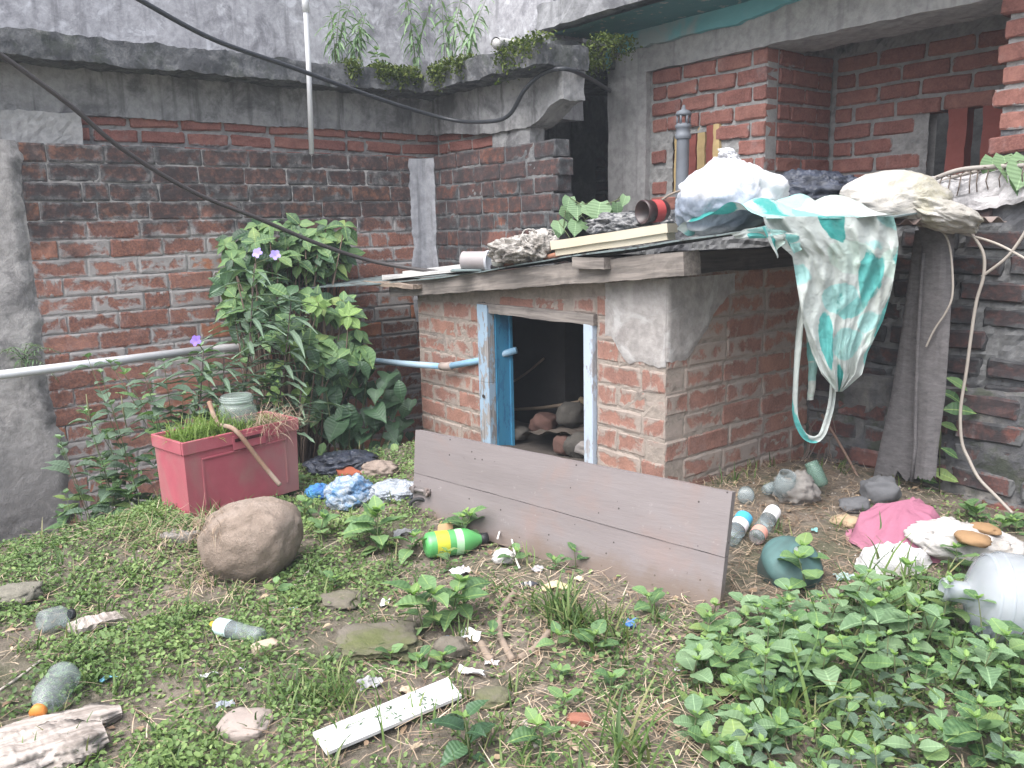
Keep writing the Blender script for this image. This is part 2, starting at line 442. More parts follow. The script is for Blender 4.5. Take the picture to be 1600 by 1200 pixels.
def core(th, O, U, N, u0, u1, z0, z1, mat, thick=.10, inset=.007, res=.02, amp=.004, name='mortar', top=None, hole=None, seed=0):
    """the mortar bed behind the brick faces: a displaced sheet with thickness; top(u) gives a sloping upper edge"""
    F = wframe(O, U, N); m = MB()
    nu = max(2, int((u1 - u0) / res)); nv = max(2, int((z1 - z0) / res))
    T = (lambda u: top(u)) if top else (lambda u: z1)
    def P(a, c, y, rough=True):
        u = u0 + (u1 - u0) * a; z = z0 + (T(u) - z0) * c
        d = (amp * N1(u * 23 + seed, z * 23) + amp * .8 * N1(u * 71, z * 71, seed)) if rough else 0
        return Vector((u, y + d, z))
    t = MB(); t.grid(lambda a, c: P(a, c, inset), nu, nv)
    fs = t.f
    if hole: fs = [f for f in fs if not hole(sum(t.v[i][0] for i in f) / 4, sum(t.v[i][2] for i in f) / 4)]
    m.add(t.v, fs)
    m.grid(lambda a, c: P(a, 1, inset + (thick - inset) * c, c == 0), nu, 1)
    for a in (0, 1): m.grid(lambda k, c: P(a, c, inset + (thick - inset) * k, k == 0), 1, nv)
    t = MB(); t.grid(lambda a, c: P(a, c, thick, False), nu, nv)
    fs = t.f
    if hole: fs = [f for f in fs if not hole(sum(t.v[i][0] for i in f) / 4, sum(t.v[i][2] for i in f) / 4)]
    m.add(t.v, fs)
    return m.build(name, mat, th, smooth=False, M=F)
RED = [(.235, .14, .125), (.285, .16, .138), (.315, .168, .138), (.45, .195, .11)]
DARKRED = [(.10, .070, .068), (.15, .086, .080), (.19, .10, .088), (.34, .12, .065)]
M_mortar = mat_cement('mortar', (.31, .295, .285), stain=.35, streak=.15, bump=.6)
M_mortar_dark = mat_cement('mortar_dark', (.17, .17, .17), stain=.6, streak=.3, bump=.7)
M_mortar_warm = mat_cement('mortar_warm', (.30, .255, .22), dark=(.12, .10, .09), stain=.25, streak=.1, bump=.6)
M_brickA = mat_brick('brick_stained', DARKRED[1:3] + RED[1:], mortar=(.33, .305, .295), smear=-.06, grime=.42, gz=(.85, 1.62), gk=.62, effl=.45)
M_brickB = mat_brick('brick_black', DARKRED, mortar=(.20, .20, .20), smear=-.12, grime=.68, gz=(.4, 1.6), effl=.4)
M_brickS = mat_brick('brick_shed', [(.25, .12, .095), (.31, .15, .115), (.36, .18, .13)], mortar=(.325, .27, .235), smear=-.03, dust=.14, grime=.0, effl=.15)
M_brickH = mat_brick('brick_house', [(.24, .105, .09), (.30, .13, .108), (.36, .17, .135)], mortar=(.33, .315, .305), smear=-.48, effl=.2)
M_brickD = mat_brick('brick_old', DARKRED[:3] + [(.20, .075, .055)], mortar=(.13, .13, .13), smear=-.05, grime=.52, gz=(-.6, .9), effl=.4)
SA = brick_set('brick', M_brickA, chip=.65); SB = brick_set('brick', M_brickB, 8, chip=.8); SS = brick_set('brick', M_brickS, 8, chip=.8)
SH = brick_set('brick', M_brickH, 7, chip=1.3); SD = brick_set('brick', M_brickD, 6, chip=1.7)

# ------------------------------------------------------------------ left boundary wall (faces +x, plane x = -2.70)
WA = -2.70
wall_a = thing('boundary_wall', 'long weathered red brick wall stained black along its top, behind the red crate', 'brick wall', (WA, -.7, -.6))
zsA = [1.675 - .1 * k for k in range(24)]
brick_run(wall_a, (WA, 0), (0, 1), (1, 0), zsA, -1.88, .56, SA, off=.48, seed=4, half=True, joint=.0055)
core(wall_a, (WA, 0), (0, 1), (1, 0), -2.9, .60, -.85, 1.668, M_mortar, thick=.12, inset=.006, seed=2)
M_pier = mat_cement('plaster_grey', (.36, .34, .33), dark=(.10, .095, .095), stain=.42, streak=.3, light=(.40, .38, .37), bump=.9, scale=1.7, gz=(.25, -.35))  # foot darkened in the colour to stand in for the drain's shade
m = MB()                                                    # rendered strip at the near end with a broken, widening edge
def ple(z): return -1.885 + .035 * N1(z * 6, 5) + .02 * N1(z * 19, 8) + .06 * sm(.55, -.1, z) + .10 * sm(.05, -.4, z) * N1(z * 9, 1)
def PP(a, c):
    z = -.85 + 2.53 * c; e = ple(z); y = -2.9 + (e + 2.9) * a
    d = .030 * sm(0, .05, e - y) + .008 * N1(y * 6, z * 6) + .006 * N1(y * 25, z * 25) + .004 * N1(y * 60, z * 60)
    return Vector((WA - .002 + max(d, .0), y, z))
m.grid(PP, 48, 110)
m.build('plaster_coat', M_pier, wall_a, smooth=True)
# cement fillet in the corner
m = MB()
def CF(a, c):
    z = .55 + 1.11 * c; t = a * 2 - 1
    wd = .105 + .02 * N1(z * 5, 3) + .012 * N1(z * 22, 4)
    p = Vector((WA, .57, z))
    if t < 0: p += Vector((0, wd * 1.3 * t, 0))
    else: p += Vector((wd * t, 0, 0))
    d = (1 - abs(t)) * .035 + .008 * sm(1, .85, abs(t)) + .004 * N1(t * 8, z * 13)
    return p + Vector((.7, -.7, 0)) * d
m.grid(CF, 14, 80)
M_fillet = mat_cement('cement_strip', (.30, .30, .32), dark=(.09, .09, .10), stain=.3, streak=.65)
m.build('cement_fillet', M_fillet, wall_a, smooth=True)

# ------------------------------------------------------------------ short return wall (faces -y, plane y = .57)
wall_b = thing('boundary_wall', 'short soot-black brick wall with broken end meeting the long wall at a corner', 'brick wall', (-2, .6, -.4))
zsB = [1.675 - .1 * k for k in range(15)]
rb = random.Random(3)
endsB = [(-2.60, -1.33 + rb.uniform(-.03, .05)) for _ in range(20)]
brick_run(wall_b, (0, .57), (1, 0), (0, -1), zsB, -2.6, -1.33, SB, off=.5, seed=9, half=True, joint=.007, ends=lambda r, z: endsB[r], tilt=.012, jit=.005)
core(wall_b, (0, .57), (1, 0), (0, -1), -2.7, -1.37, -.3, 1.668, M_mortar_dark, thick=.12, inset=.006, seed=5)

# ------------------------------------------------------------------ rear building: plastered wall, dripping ledge, beam, brick strip
rear = thing('rear_building', 'grey plastered building with a mossy concrete ledge rising behind the brick walls', 'building', (-3.2, -.5, 0))
M_upper = mat_cement('plaster_upper', (.36, .355, .375), dark=(.11, .108, .118), stain=.5, streak=.5, light=(.55, .55, .58), bump=.5, scale=1.4)
M_ledge = mat_cement('ledge_concrete', (.16, .162, .168), dark=(.045, .046, .05), stain=.7, streak=.2, light=(.24, .235, .235), scale=3.2, bump=1.0, moss=.25)
M_beam = mat_cement('beam_concrete', (.31, .305, .305), dark=(.075, .073, .076), stain=.5, streak=.65, light=(.37, .36, .355), scale=1.3, bump=.6)
M_pale = mat_cement('pale_cement', (.42, .41, .40), dark=(.16, .15, .15), stain=.25, streak=.15, bump=.7)
m = MB(); m.rough((-3.5, -3.2, -.5), (-3.25, 2.7, 4.2), res=.10, amp=.02, freq=3, fine=.004); m.build('wall', M_upper, rear, smooth=True)
m = MB(); m.rough((-3.25, 1.2, 1.9), (-2.06, 1.45, 4.2), res=.10, amp=.02, freq=3, fine=.004); m.build('wall', M_upper, rear, smooth=True)
m = MB(); m.rough((-3.4, -3.2, 2.075), (-2.60, .55, 2.20), res=.020, amp=.016, freq=8, fine=.010); m.build('ledge', M_ledge, rear, smooth=True)
m = MB(); m.rough((-3.4, .50, 2.075), (-1.42, .90, 2.20), res=.020, amp=.016, freq=8, fine=.010, seed=3); m.build('ledge', M_ledge, rear, smooth=True)
m = MB(); m.rough((-3.2, -1.92, 1.84), (-2.835, .80, 2.085), res=.022, amp=.008, freq=10, fine=.007); m.build('beam', M_beam, rear, smooth=True)
# return beam with the slanting end
m = MB()
def low(x): return 1.835 - .05 * sm(-2.7, -2.2, x) + .12 * sm(-1.74, -1.46, x)
def dz(p):
    return p + noise.noise_vector(p * 10) * .010 + noise.noise_vector(p * 41) * .008
nx = 52
m.grid(lambda a, c: dz(Vector((-2.84 + 1.41 * a, .71, low(-2.84 + 1.41 * a) * (1 - c) + 2.085 * c))), nx, 9)
m.grid(lambda a, c: dz(Vector((-2.84 + 1.41 * a, .71 + .17 * c, low(-2.84 + 1.41 * a)))), nx, 8)
m.grid(lambda a, c: dz(Vector((-1.43, .71 + .17 * a, low(-1.43) * (1 - c) + 2.085 * c))), 9, 8)
m.build('beam', M_beam, rear, smooth=True)
m = MB(); m.rough((-3.2, -1.93, 1.60), (-2.82, -1.54, 1.845), res=.025, amp=.012, freq=11, fine=.008); m.build('pier', M_pale, rear)
m = MB(); m.rough((-2.15, .73, 1.5), (-1.76, .85, 1.84), res=.03, amp=.010, freq=11, fine=.006); m.build('pier', M_beam, rear)
core(rear, (-2.862, 0), (0, 1), (1, 0), -1.56, .85, 1.45, 1.87, M_mortar, thick=.12, amp=.008, seed=7)
brick_run(rear, (-2.855, 0), (0, 1), (1, 0), [1.87, 1.785, 1.70, 1.615], -1.55, .80, SH, seed=21, joint=.020, off=.45, jit=.006, tilt=.02, half=True)
core(rear, (0, .762), (1, 0), (0, -1), -2.84, -2.13, 1.45, 1.87, M_mortar, thick=.12, amp=.008, seed=8)
brick_run(rear, (0, .755), (1, 0), (0, -1), [1.87, 1.785, 1.70, 1.615], -2.82, -2.14, SH, seed=22, joint=.020, off=.45, jit=.006, tilt=.02)
# far wall in the dark gap between the two buildings
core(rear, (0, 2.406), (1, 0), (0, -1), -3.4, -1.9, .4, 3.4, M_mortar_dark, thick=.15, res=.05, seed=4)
brick_run(rear, (0, 2.40), (1, 0), (0, -1), [1.75 - .1 * k for k in range(6)], -2.95, -2.0, SB, seed=23, joint=.016, tilt=.012)
m = MB(); m.rough((-3.3, 1.02, 2.22), (-1.90, 2.7, 2.36), res=.06, amp=.012, freq=7, fine=.006); m.build('passage_shade_slab', M_ledge, rear, smooth=True)  # mossy ledge carried back as a roof, added to darken the passage
# small spout
m = MB(); m.tube([(-1.75, .62, 2.235), (-1.70, .44, 2.225)], .035, 12, cap=False); m.tube([(-1.70, .44, 2.225), (-1.75, .62, 2.235)], .027, 12, cap=True)
m.build('spout', M_pale, rear, smooth=True)

# ------------------------------------------------------------------ brick house on the right with an open bay
house = thing('brick_house', 'unplastered brick house with grey concrete frame, teal paint and a dark open bay', 'house', (0, 1.9, 0))
M_frame = mat_cement('frame_concrete', (.38, .365, .36), dark=(.14, .13, .13), stain=.24, streak=.35, light=(.44, .43, .42), bump=.4)
YH = 1.60
m = MB(); m.rough((-1.97, YH, -.3), (-1.62, 2.0, 2.17), res=.05, amp=.008, freq=4, fine=.004); m.build('column', M_frame, house, smooth=False)
m = MB(); m.rough((-1.975, YH - .004, 2.165), (2.6, 1.98, 2.44), res=.04, amp=.010, freq=7, fine=.006); m.build('lintel', M_frame, house)
g = G('teal_paint'); P = g.pos()
cc = g.mix(g.noise(P, 6, 5, .65), (.04, .15, .165), (.075, .22, .23))
cc = g.mix(g.step(g.noise(P, 14, 6, .7), .58, .64), cc, (.33, .31, .30))
g.bump(g.noise(P, 60, 4, .7), .3, .006); g.set(cc, .7)
M_teal = g.m
M_band = mat_plain('pale_teal_paint', (.17, .43, .46), .7, .25, 7, .3, dirt=(.36, .35, .34), dirt_amt=.75, coords='pos')
m = MB(); m.rough((-2.12, 1.10, 2.44), (2.8, 2.4, 2.60), res=.06, amp=.014, freq=6, fine=.008, seed=2); m.build('slab', mat_cement('slab_edge', (.27, .27, .28), stain=.5, streak=.4, moss=.2), house)
def tlow(x): return 2.335 + .02 * N1(x * 6, 2) + .012 * N1(x * 21, 4) + .05 * sm(-.9, -.4, x) - .03 * sm(-.35, .1, x) - .02
m = MB(); m.grid(lambda a, c: Vector((-1.86 + 2.6 * a, YH - .042 - .006 * N1(a * 30, c * 3), tlow(-1.86 + 2.6 * a) * (1 - c) + 2.43 * c)), 90, 4)
m.grid(lambda a, c: Vector((-1.86 + 2.6 * a, YH - .042 + .04 * c, tlow(-1.86 + 2.6 * a))), 90, 1)
m.build('teal_band', M_band, house, smooth=True)
m = MB(); m.grid(lambda a, c: Vector((-2.02 + 4.6 * a, 1.14 + .45 * c, 2.415 + .005 * N1(a * 30, c * 9))), 60, 8); m.build('soffit', M_teal, house)
m = MB()                                                    # peeling flake hanging at the corner
m.grid(lambda a, c: Vector((-1.90 + .05 * a + .015 * math.sin(c * 7), 1.52 - .03 * math.sin(a * 3), 2.41 - .24 * c * (1 - .3 * a))), 4, 10)
m.build('paint_flake', M_teal, house, smooth=True)
# brick panel left of the bay, with a slotted vent
VX0, VX1, VZ0, VZ1 = -1.43, -1.02, 1.36, 1.77
zsH = [2.17 - .1 * k for k in range(11)]
def vent_skip(u, v, z0, z1): return v > VX0 + .06 and u < VX1 - .06 and z1 > VZ0 + .02 and z0 < VZ1 - .02
core(house, (0, YH + .036), (1, 0), (0, -1), -1.62, -.72, .9, 2.165, mat_cement('house_mortar', (.34, .33, .32), stain=.2, streak=.0, bump=.8), thick=.11, amp=.010, seed=11,
     hole=lambda u, z: VX0 + .02 < u < VX1 - .02 and VZ0 + .02 < z < VZ1 - .02)
def endsV(r, z):
    return (-1.60, -.71)
brick_run(house, (0, YH + .025), (1, 0), (0, -1), zsH, -1.60, -.71, SH, seed=31, joint=.020, off=.5, jit=.007, tilt=.018, skip=vent_skip)
M_cream = mat_wood('cream_paint', (.42, .30, .16), (.28, .19, .10), axis=2, paint=(.55, .40, .20), paint_amt=.9)
M_redstrip = mat_plain('red_brick_end', (.27, .08, .065), .9, .3, 14, .4)
for x0, x1, mt, yy in ((-1.415, -1.365, M_cream, .05), (-1.30, -1.24, M_redstrip, .05), (-1.225, -1.165, M_cream, .045), (-1.14, -1.085, M_redstrip, .03), (-1.08, -1.035, M_cream, .02)):
    m = MB(); m.rough((x0, YH + yy, VZ0 - .01), (x1, YH + yy + .10, VZ1 + .01), res=.025, amp=.006, freq=14, fine=.003); m.build('vent_slat', mt, house)
# bay side wall (faces +x) and back wall (faces -y)
core(house, (-.722, 0), (0, 1), (1, 0), 1.64, 2.36, .9, 2.43, M_mortar, thick=.10, amp=.008, seed=12)
brick_run(house, (-.713, 0), (0, 1), (1, 0), zsH, 1.745, 2.31, SH, seed=32, joint=.018, off=.5, jit=.006, tilt=.012)
core(house, (0, 2.312), (1, 0), (0, -1), -.75, 2.0, .9, 2.43, M_mortar, thick=.10, amp=.008, seed=13, hole=lambda u, z: -.10 < u < .40 and 1.28 < z < 1.79)
brick_run(house, (0, 2.305), (1, 0), (0, -1), zsH, -.70, 1.2, SH, seed=33, joint=.020, off=.5, jit=.006, tilt=.015, skip=lambda u, v, z0, z1: v > -.06 and u < .40 and z0 < 1.76 and z1 > 1.30)
for x0 in (.0, .185, .33):
    m = MB(); m.rough((x0, 2.315, 1.27), (x0 + .10, 2.40, 1.80), res=.03, amp=.005, freq=14, fine=.003); m.build('vent_slat', M_redstrip, house)
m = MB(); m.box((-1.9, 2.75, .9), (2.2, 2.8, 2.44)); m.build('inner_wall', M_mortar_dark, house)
# right-hand brick pier of the bay
core(house, (0, YH + .034), (1, 0), (0, -1), .56, 1.5, .9, 2.165, M_mortar, thick=.6, amp=.010, seed=14)
brick_run(house, (0, YH + .02), (1, 0), (0, -1), zsH, .50, 1.45, SH, seed=34, joint=.024, off=.6, jit=.010, tilt=.02, ends=lambda r, z: (.51 + .03 * (r % 2) + .012 * N1(r * 1.7), 1.45))

# ------------------------------------------------------------------ old dark wall at the right (faces -y, plane y = 1.10)
YW = 1.10
old = thing('old_brick_wall', 'crumbling dark old brick wall with rough cement capping and wire mesh at the right', 'brick wall', (.8, YW, 0))
zsD = [1.26 - .107 * k for k in range(13)]
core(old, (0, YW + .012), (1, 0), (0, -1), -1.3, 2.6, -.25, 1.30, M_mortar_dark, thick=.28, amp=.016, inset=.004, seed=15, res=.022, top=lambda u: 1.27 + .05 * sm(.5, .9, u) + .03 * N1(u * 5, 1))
brick_run(old, (0, YW), (1, 0), (0, -1), zsD, -.05, 2.3, SD, seed=41, joint=.026, off=.5, jit=.012, tilt=.03, half=True, L=.285, skip=lambda u, v, z0, z1: N1(u * 3.1, z0 * 9.7, 2) > .42)
M_capw = mat_cement('whitish_cement', (.46, .44, .44), dark=(.10, .10, .105), stain=.42, streak=.55, bump=.8)
m = MB()
def CP(a, c):
    x = .42 + 2.1 * a; h = 1.235 + .035 * N1(x * 6, 4) + .02 * N1(x * 21, 2); t = 1.335 + .05 * sm(.5, .95, x) + .02 * N1(x * 7)
    if c < .5: p = Vector((x, YW - .022, h + (t - h) * c * 2))
    else: p = Vector((x, YW - .022 + .30 * (c - .5) * 2, t + .03 * math.sin((c - .5) * 2 * PI)))
    return p + noise.noise_vector(p * 14) * .014 + noise.noise_vector(p * 45) * .006
m.grid(CP, 90, 16); m.build('cement_cap', M_capw, old)
M_wire = mat_plain('rusty_wire', (.10, .075, .06), .8, .3, 30, .1)
m = MB()
for k in range(15):                                          # hexagonal wire sticking out of the cap
    x = .45 + .04 * k + random.uniform(-.008, .008); t = 1.345 + .05 * sm(.5, .95, x)
    m.tube([(x, YW - .03, t - .075), (x + random.uniform(-.012, .012), YW - .042, t - .04), (x + random.uniform(-.008, .008), YW - .02, t + .012)], .0026, 5)
    if k: m.tube([(x - .04, YW - .02, t + .008), (x - .02, YW - .03, t + .016), (x, YW - .02, t + .01)], .0022, 5)
m.build('wire_mesh', M_wire, old)
m = MB(); m.rough((-.3, YW - .055, -.25), (2.5, YW + .02, .475), res=.03, amp=.014, freq=9, fine=.010); m.build('plinth', mat_cement('plinth_dark', (.14, .135, .13), stain=.6, streak=.3, light=(.24, .22, .2), moss=.45, bump=.9), old)
brick_run(old, (0, YW - .062), (1, 0), (0, -1), [.47, .36, .25, .14, .03, -.08], .0, 2.2, SD, seed=42, joint=.026, off=.5, jit=.008, tilt=.025, half=True, L=.29, skip=lambda u, v, z0, z1: N1(u * 2.6, z0 * 8.1, 5) > .30)

# ------------------------------------------------------------------ the small brick shed
shed = thing('brick_shed', 'low brick hut with blue door frame and sheet roof in the middle of the yard', 'shed', (-1, .5, 0))
def ztop(x): return .80 + .0905 * (x + 1.98)               # underside of the front beam
DX0, DX1, DZ = -1.306, -.418, .795
zsS = [.985 - .1 * k for k in range(12)]
def in_door(u, v, z0, z1): return v > DX0 + .005 and u < DX1 - .005 and z0 < DZ - .02
def front_run(a, e, seed, quoin):
    def ends(r, z):
        return (a, e if not quoin else (0.0 if r % 2 == 0 else -.118))
    brick_run(shed, (0, 0), (1, 0), (0, -1), zsS, a, e, SS, seed=seed, joint=.006, off=.5, jit=.003, tilt=.006, ends=ends,
              skip=lambda u, v, z0, z1: z1 > ztop((u + v) / 2) - .002)
front_run(-1.96, DX0, 51, False); front_run(DX1, 0, 52, True)
brick_run(shed, (0, 0), (1, 0), (0, -1), [.975, .882, .798], DX0 + .02, DX1, SS, seed=53, joint=.012, off=.5, jit=.004, tilt=.02, lvl=lambda u: .06 * (u + .42), skip=lambda u, v, z0, z1: z1 > ztop(u) + .01)
core(shed, (0, 0), (1, 0), (0, -1), -1.955, -.003, -.25, 1, M_mortar_warm, thick=.115, inset=.004, res=.018, seed=21, top=lambda u: ztop(u) + .004,
     hole=lambda u, z: DX0 < u < DX1 and z < DZ)
brick_run(shed, (0, 0), (0, 1), (1, 0), zsS, 0, 1.09, SS, seed=54, joint=.006, off=.55, jit=.003, tilt=.006,
          ends=lambda r, z: (.118 if r % 2 == 0 else .0, 1.09))
core(shed, (0, 0), (0, 1), (1, 0), .003, 1.095, -.25, .99, M_mortar_warm, thick=.115, inset=.004, res=.018, seed=22)
m = MB(); m.box((-1.95, .12, -.25), (-1.84, .545, .82)); m.box((-1.84, .50, -.25), (-1.20, .56, .84)); m.box((-1.26, .56, -.25), (-1.20, .98, .84)); m.box((-1.20, .97, -.25), (-.12, 1.05, .86)); m.build('inner_wall', mat_plain('shade_black', (.03, .027, .026), .95, .4, 9, .6), shed)  # near-black lining added close behind the doorway, standing in for indoor shade
# cement render left on the corner
M_render = mat_cement('shed_render', (.35, .325, .31), dark=(.15, .135, .13), stain=.3, streak=.15, light=(.47, .455, .445), bump=.45)
m = MB()
def CR(a, c):
    s_ = -.36 + .80 * a                                    # run along the front (s<0) then round the corner (s>0)
    lo = (.60 + .10 * sm(-.20, -.36, s_) + .0 * s_) + (.02 + .26 * sm(.08, .44, s_)) * (1 if s_ > 0 else .2) + .020 * N1(s_ * 11, 3) + .012 * N1(s_ * 37, 1)
    hi = .972 - .03 * sm(-.05, -.36, s_)
    z = lo + (hi - lo) * c
    e = min(1, (s_ + .36) / .05, (.44 - s_) / .05, (z - lo) / .03) if True else 1
    d = .002 + .0045 * max(0, min(1, e)) + .003 * N1(s_ * 14, z * 14) + .0015 * N1(s_ * 50, z * 50)
    r = .02
    if s_ < 0: p = Vector((s_, -d, z)); 
    else: p = Vector((d, s_, z))
    if abs(s_) < r: p = Vector((d * (.5 + .5 * s_ / r) - .002 * (1 - abs(s_) / r), -d * (.5 - .5 * s_ / r) + .002 * (1 - abs(s_) / r), z))
    return p
m.grid(CR, 96, 40); m.build('cement_render', M_render, shed, smooth=True)
# door frame
M_jamb = mat_wood('weathered_blue_wood', (.34, .32, .31), (.17, .16, .155), axis=2, paint=(.30, .40, .50), paint_amt=.38, scale=1.6)
M_blue = mat_wood('blue_paint', (.045, .17, .30), (.035, .13, .24), axis=2, paint=(.055, .23, .38), paint_amt=.5, rough=.6, bump=.25)
M_pale_jamb = mat_wood('pale_blue_wood', (.36, .36, .37), (.24, .23, .24), axis=2, paint=(.46, .53, .62), paint_amt=.5, scale=1.6)
M_lintel = mat_wood('grey_timber', (.30, .265, .24), (.15, .13, .12), axis=0)
fr = None
m = MB(); m.box((-.045, -.02, -.25), (.045, .028, .375), ch=.004); m.box((-.045, -.02, .375), (.045, .0279, .793), ch=.003)
jl = m.build('door_jamb', M_jamb, shed, M=Matrix.Translation((DX0 + .048, -.012, 0)))
m = MB(); m.box((-.043, .032, -.25), (.050, .125, .792), ch=.003); m.box((-.006, .030, -.25), (.052, .0335, .79)); m.box((.046, .118, -.25), (.062, .135, .79))
m.build('jamb_rebate', M_blue, jl, M=Matrix.Translation((DX0 + .048, -.012, 0)))
m = MB(); m.lathe([(.0, .004), (.010, .004), (.010, .0), (.004, -.0)], 10, M=zframe((DX0 + .05, -.036, .30), (0, -1, 0))); m.build('knot', mat_plain('knot', (.05, .04, .035)), jl)
m = MB(); m.box((-.03, -.014, -.25), (.03, .10, .752), ch=.004); jr = m.build('door_jamb', M_pale_jamb, shed, M=Matrix.Translation((DX1 - .035, -.008, 0)))
m = MB(); m.rough((DX0 - .01, -.022, .748), (DX1 + .005, .10, .800), res=.03, amp=.004, freq=9, fine=.002); m.build('door_head', M_lintel, shed)
# beams under the roof
M_beamw = mat_wood('old_beam', (.27, .235, .21), (.13, .115, .105), axis=0, scale=.9, bump=.6)
bl_, br_ = Vector((-2.10, -.055, .838)), Vector((.17, -.055, 1.043))
Mb = frame(bl_, br_ - bl_); Lb = (br_ - bl_).length
m = MB(); m.rough((0, -.05, -.048), (Lb, .05, .046), res=.035, amp=.006, freq=7, fine=.003); m.build('front_beam', M_beamw, shed, M=Mb)
m = MB(); m.rough((-.10, .06, .985), (.015, 1.12, 1.075), res=.04, amp=.005, freq=7, fine=.003); m.build('side_beam', mat_wood('dark_beam', (.12, .105, .10), (.06, .055, .055), axis=1), shed)
m = MB(); m.rough((-.42, -.145, 1.010), (-.22, .25, 1.058), res=.03, amp=.004, freq=9, fine=.002); m.build('rafter_end', M_beamw, shed)
m = MB(); m.rough((-2.30, -.17, .862), (-1.72, -.08, .885), res=.03, amp=.007, freq=10, fine=.004); m.build('batten', mat_wood('rotten_batten', (.34, .27, .21), (.17, .13, .11), axis=0, bump=.8), shed)
# roof sheets
EDGE = [(-2.95, .845), (-2.5, .885), (-2.1, .884), (-1.75, .912), (-1.13, .976), (-.516, 1.058), (-.03, 1.108), (.433, 1.165), (.8, 1.176), (1.3, 1.18)]
def zroof(x, y=0.0):
    for (a, za), (b_, zb) in zip(EDGE, EDGE[1:]):
        if x <= b_ or b_ == 1.3:
            return za + (zb - za) * (x - a) / (b_ - a) + .055 * (y + .13)
def roof_pt(px, py):
    """where the sight line meets the roof"""
    best = None
    for k in range(22):
        p = on(px, py, 1, -.09 + .01 * k); d = abs(p.z - zroof(p.x, p.y))
        if best is None or d < best[0]: best = (d, p)
    p = best[1]; return Vector((p.x, p.y, zroof(p.x, p.y)))
def yfront(x): return -.13 - .42 * sm(-2.0, -2.45, x) + .010 * math.sin(x * 9) + .64 * max(0, (x - .42) / .30)
def yback(x): return .54 if x < -1.3 else 1.02
g = G('roof_sheet'); P = g.pos()
cc = g.mix(g.noise(P, 5, 6, .7), (.10, .13, .13), (.20, .24, .24))
cc = g.mix(g.step(g.noise(P, 13, 6, .7, .6), .50, .66), cc, (.055, .05, .048))
g.bump(g.noise(P, 50, 4, .7), .3, .006); g.set(cc, .6); M_sheet = g.m
m = MB()
def RS(a, c, k):
    x = -2.52 + 3.22 * a; y = yfront(x) + (yback(x) - yfront(x)) * c
    return Vector((x, y, zroof(x, y) - k + .006 * N1(x * 4, y * 4)))
nx = 90
m.grid(lambda a, c: RS(a, c, 0), nx, 12); t = MB(); t.grid(lambda a, c: RS(a, c, .006), nx, 12); m.add(t.v, [tuple(reversed(f)) for f in t.f])
for c in (0, 1): m.grid(lambda a, k: RS(a, c, .006 * k), nx, 1)
for a in (0, 1): m.grid(lambda c, k: RS(a, c, .006 * k), 12, 1)
m.build('roof_sheet', M_sheet, shed)
m = MB()                                                    # rusty corrugated sheet lapped at the right end
def RC(a, c, k):
    y = .34 + .70 * c; x = .44 + .372 * (y + .085) - .50 * (1 - a); return Vector((x, y, 1.183 + .011 * math.sin((y) * 2 * PI / .07) - k))
m.grid(lambda a, c: RC(a, c, 0), 6, 80); t = MB(); t.grid(lambda a, c: RC(a, c, .003), 6, 80); m.add(t.v, [tuple(reversed(f)) for f in t.f])
m.grid(lambda c, k: RC(1, c, .003 * k), 80, 1)
m.build('corrugated_sheet', mat_plain('rusty_sheet', (.16, .115, .10), .75, .4, 9, .3, dirt=(.30, .27, .25)), shed, smooth=True)
m = MB(); m.grid(lambda a, c: Vector((-1.94 + 1.92 * a, .03 + 1.0 * c, .012 + .03 * N1(a * 9, c * 6) + .10 * sm(.55, 1.0, a) * sm(1.0, .2, c))), 40, 24); m.build('earth_floor', mat_plain('shade_earth', (.07, .058, .05), .95, .45, 18, .8), shed, smooth=True)  # floor coloured dark to stand in for the shade inside the hut
# hut floor rubble
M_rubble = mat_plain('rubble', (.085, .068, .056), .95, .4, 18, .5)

# ------------------------------------------------------------------ leaning plank door
bBL, bBR, bTL, bTR = Vector((-.526, -.929, .045)), Vector((.785, -.622, -.03)), Vector((-.559, -.875, .383)), Vector((.737, -.504, .352))
bN = (bBR - bBL).cross(bTL - bBL).normalized()
door = thing('leaning_door', 'grey-brown wooden plank door lying on its side, propped before the hut', 'wooden door', (.1, -.8, 0))
g = G('mauve_paint'); O = g.obj()
cc = g.mix(g.noise(g.map(O, (1, 1, 3)), 3, 6, .65), (.150, .128, .126), (.205, .18, .178))
cc = g.mix(g.math('MULTIPLY', g.step(g.noise(O, 2.6, 5, .6, .5), .50, .68), .55), cc, (.21, .145, .125))
cc = g.mix(g.math('MULTIPLY', g.step(g.noise(g.map(O, (1, 1, 9)), 9, 6, .75), .55, .75), .45), cc, (.15, .12, .11))
cc = g.mix(g.step(g.voro(O, 21).outputs['Distance'], .085, .06), cc, (.05, .04, .038))
cc = g.mix(g.step(g.noise(O, 40, 5, .85), .66, .70), cc, (.085, .07, .066))
cc = g.mix(g.math('MULTIPLY', g.step(g.noise(O, 15, 6, .8), .62, .68), .5), cc, (.28, .255, .25))
cc = g.mix(g.math('MULTIPLY', g.step(g.math('SUBTRACT', g.xyz(O)[2], g.math('MULTIPLY', g.noise(O, 9, 5, .7), .16)), .03, -.06), .75), cc, (.15, .11, .085))
g.bump(g.noise(g.map(O, (.4, .4, 3)), 30, 5, .7), .3, .004); g.set(cc, .62, Specular_IOR_Level=.25); M_door = g.m
def DB(u, v, d=0.0):
    p = bBL * (1 - u) * (1 - v) + bBR * u * (1 - v) + bTL * (1 - u) * v + bTR * u * v
    return p + bN * d
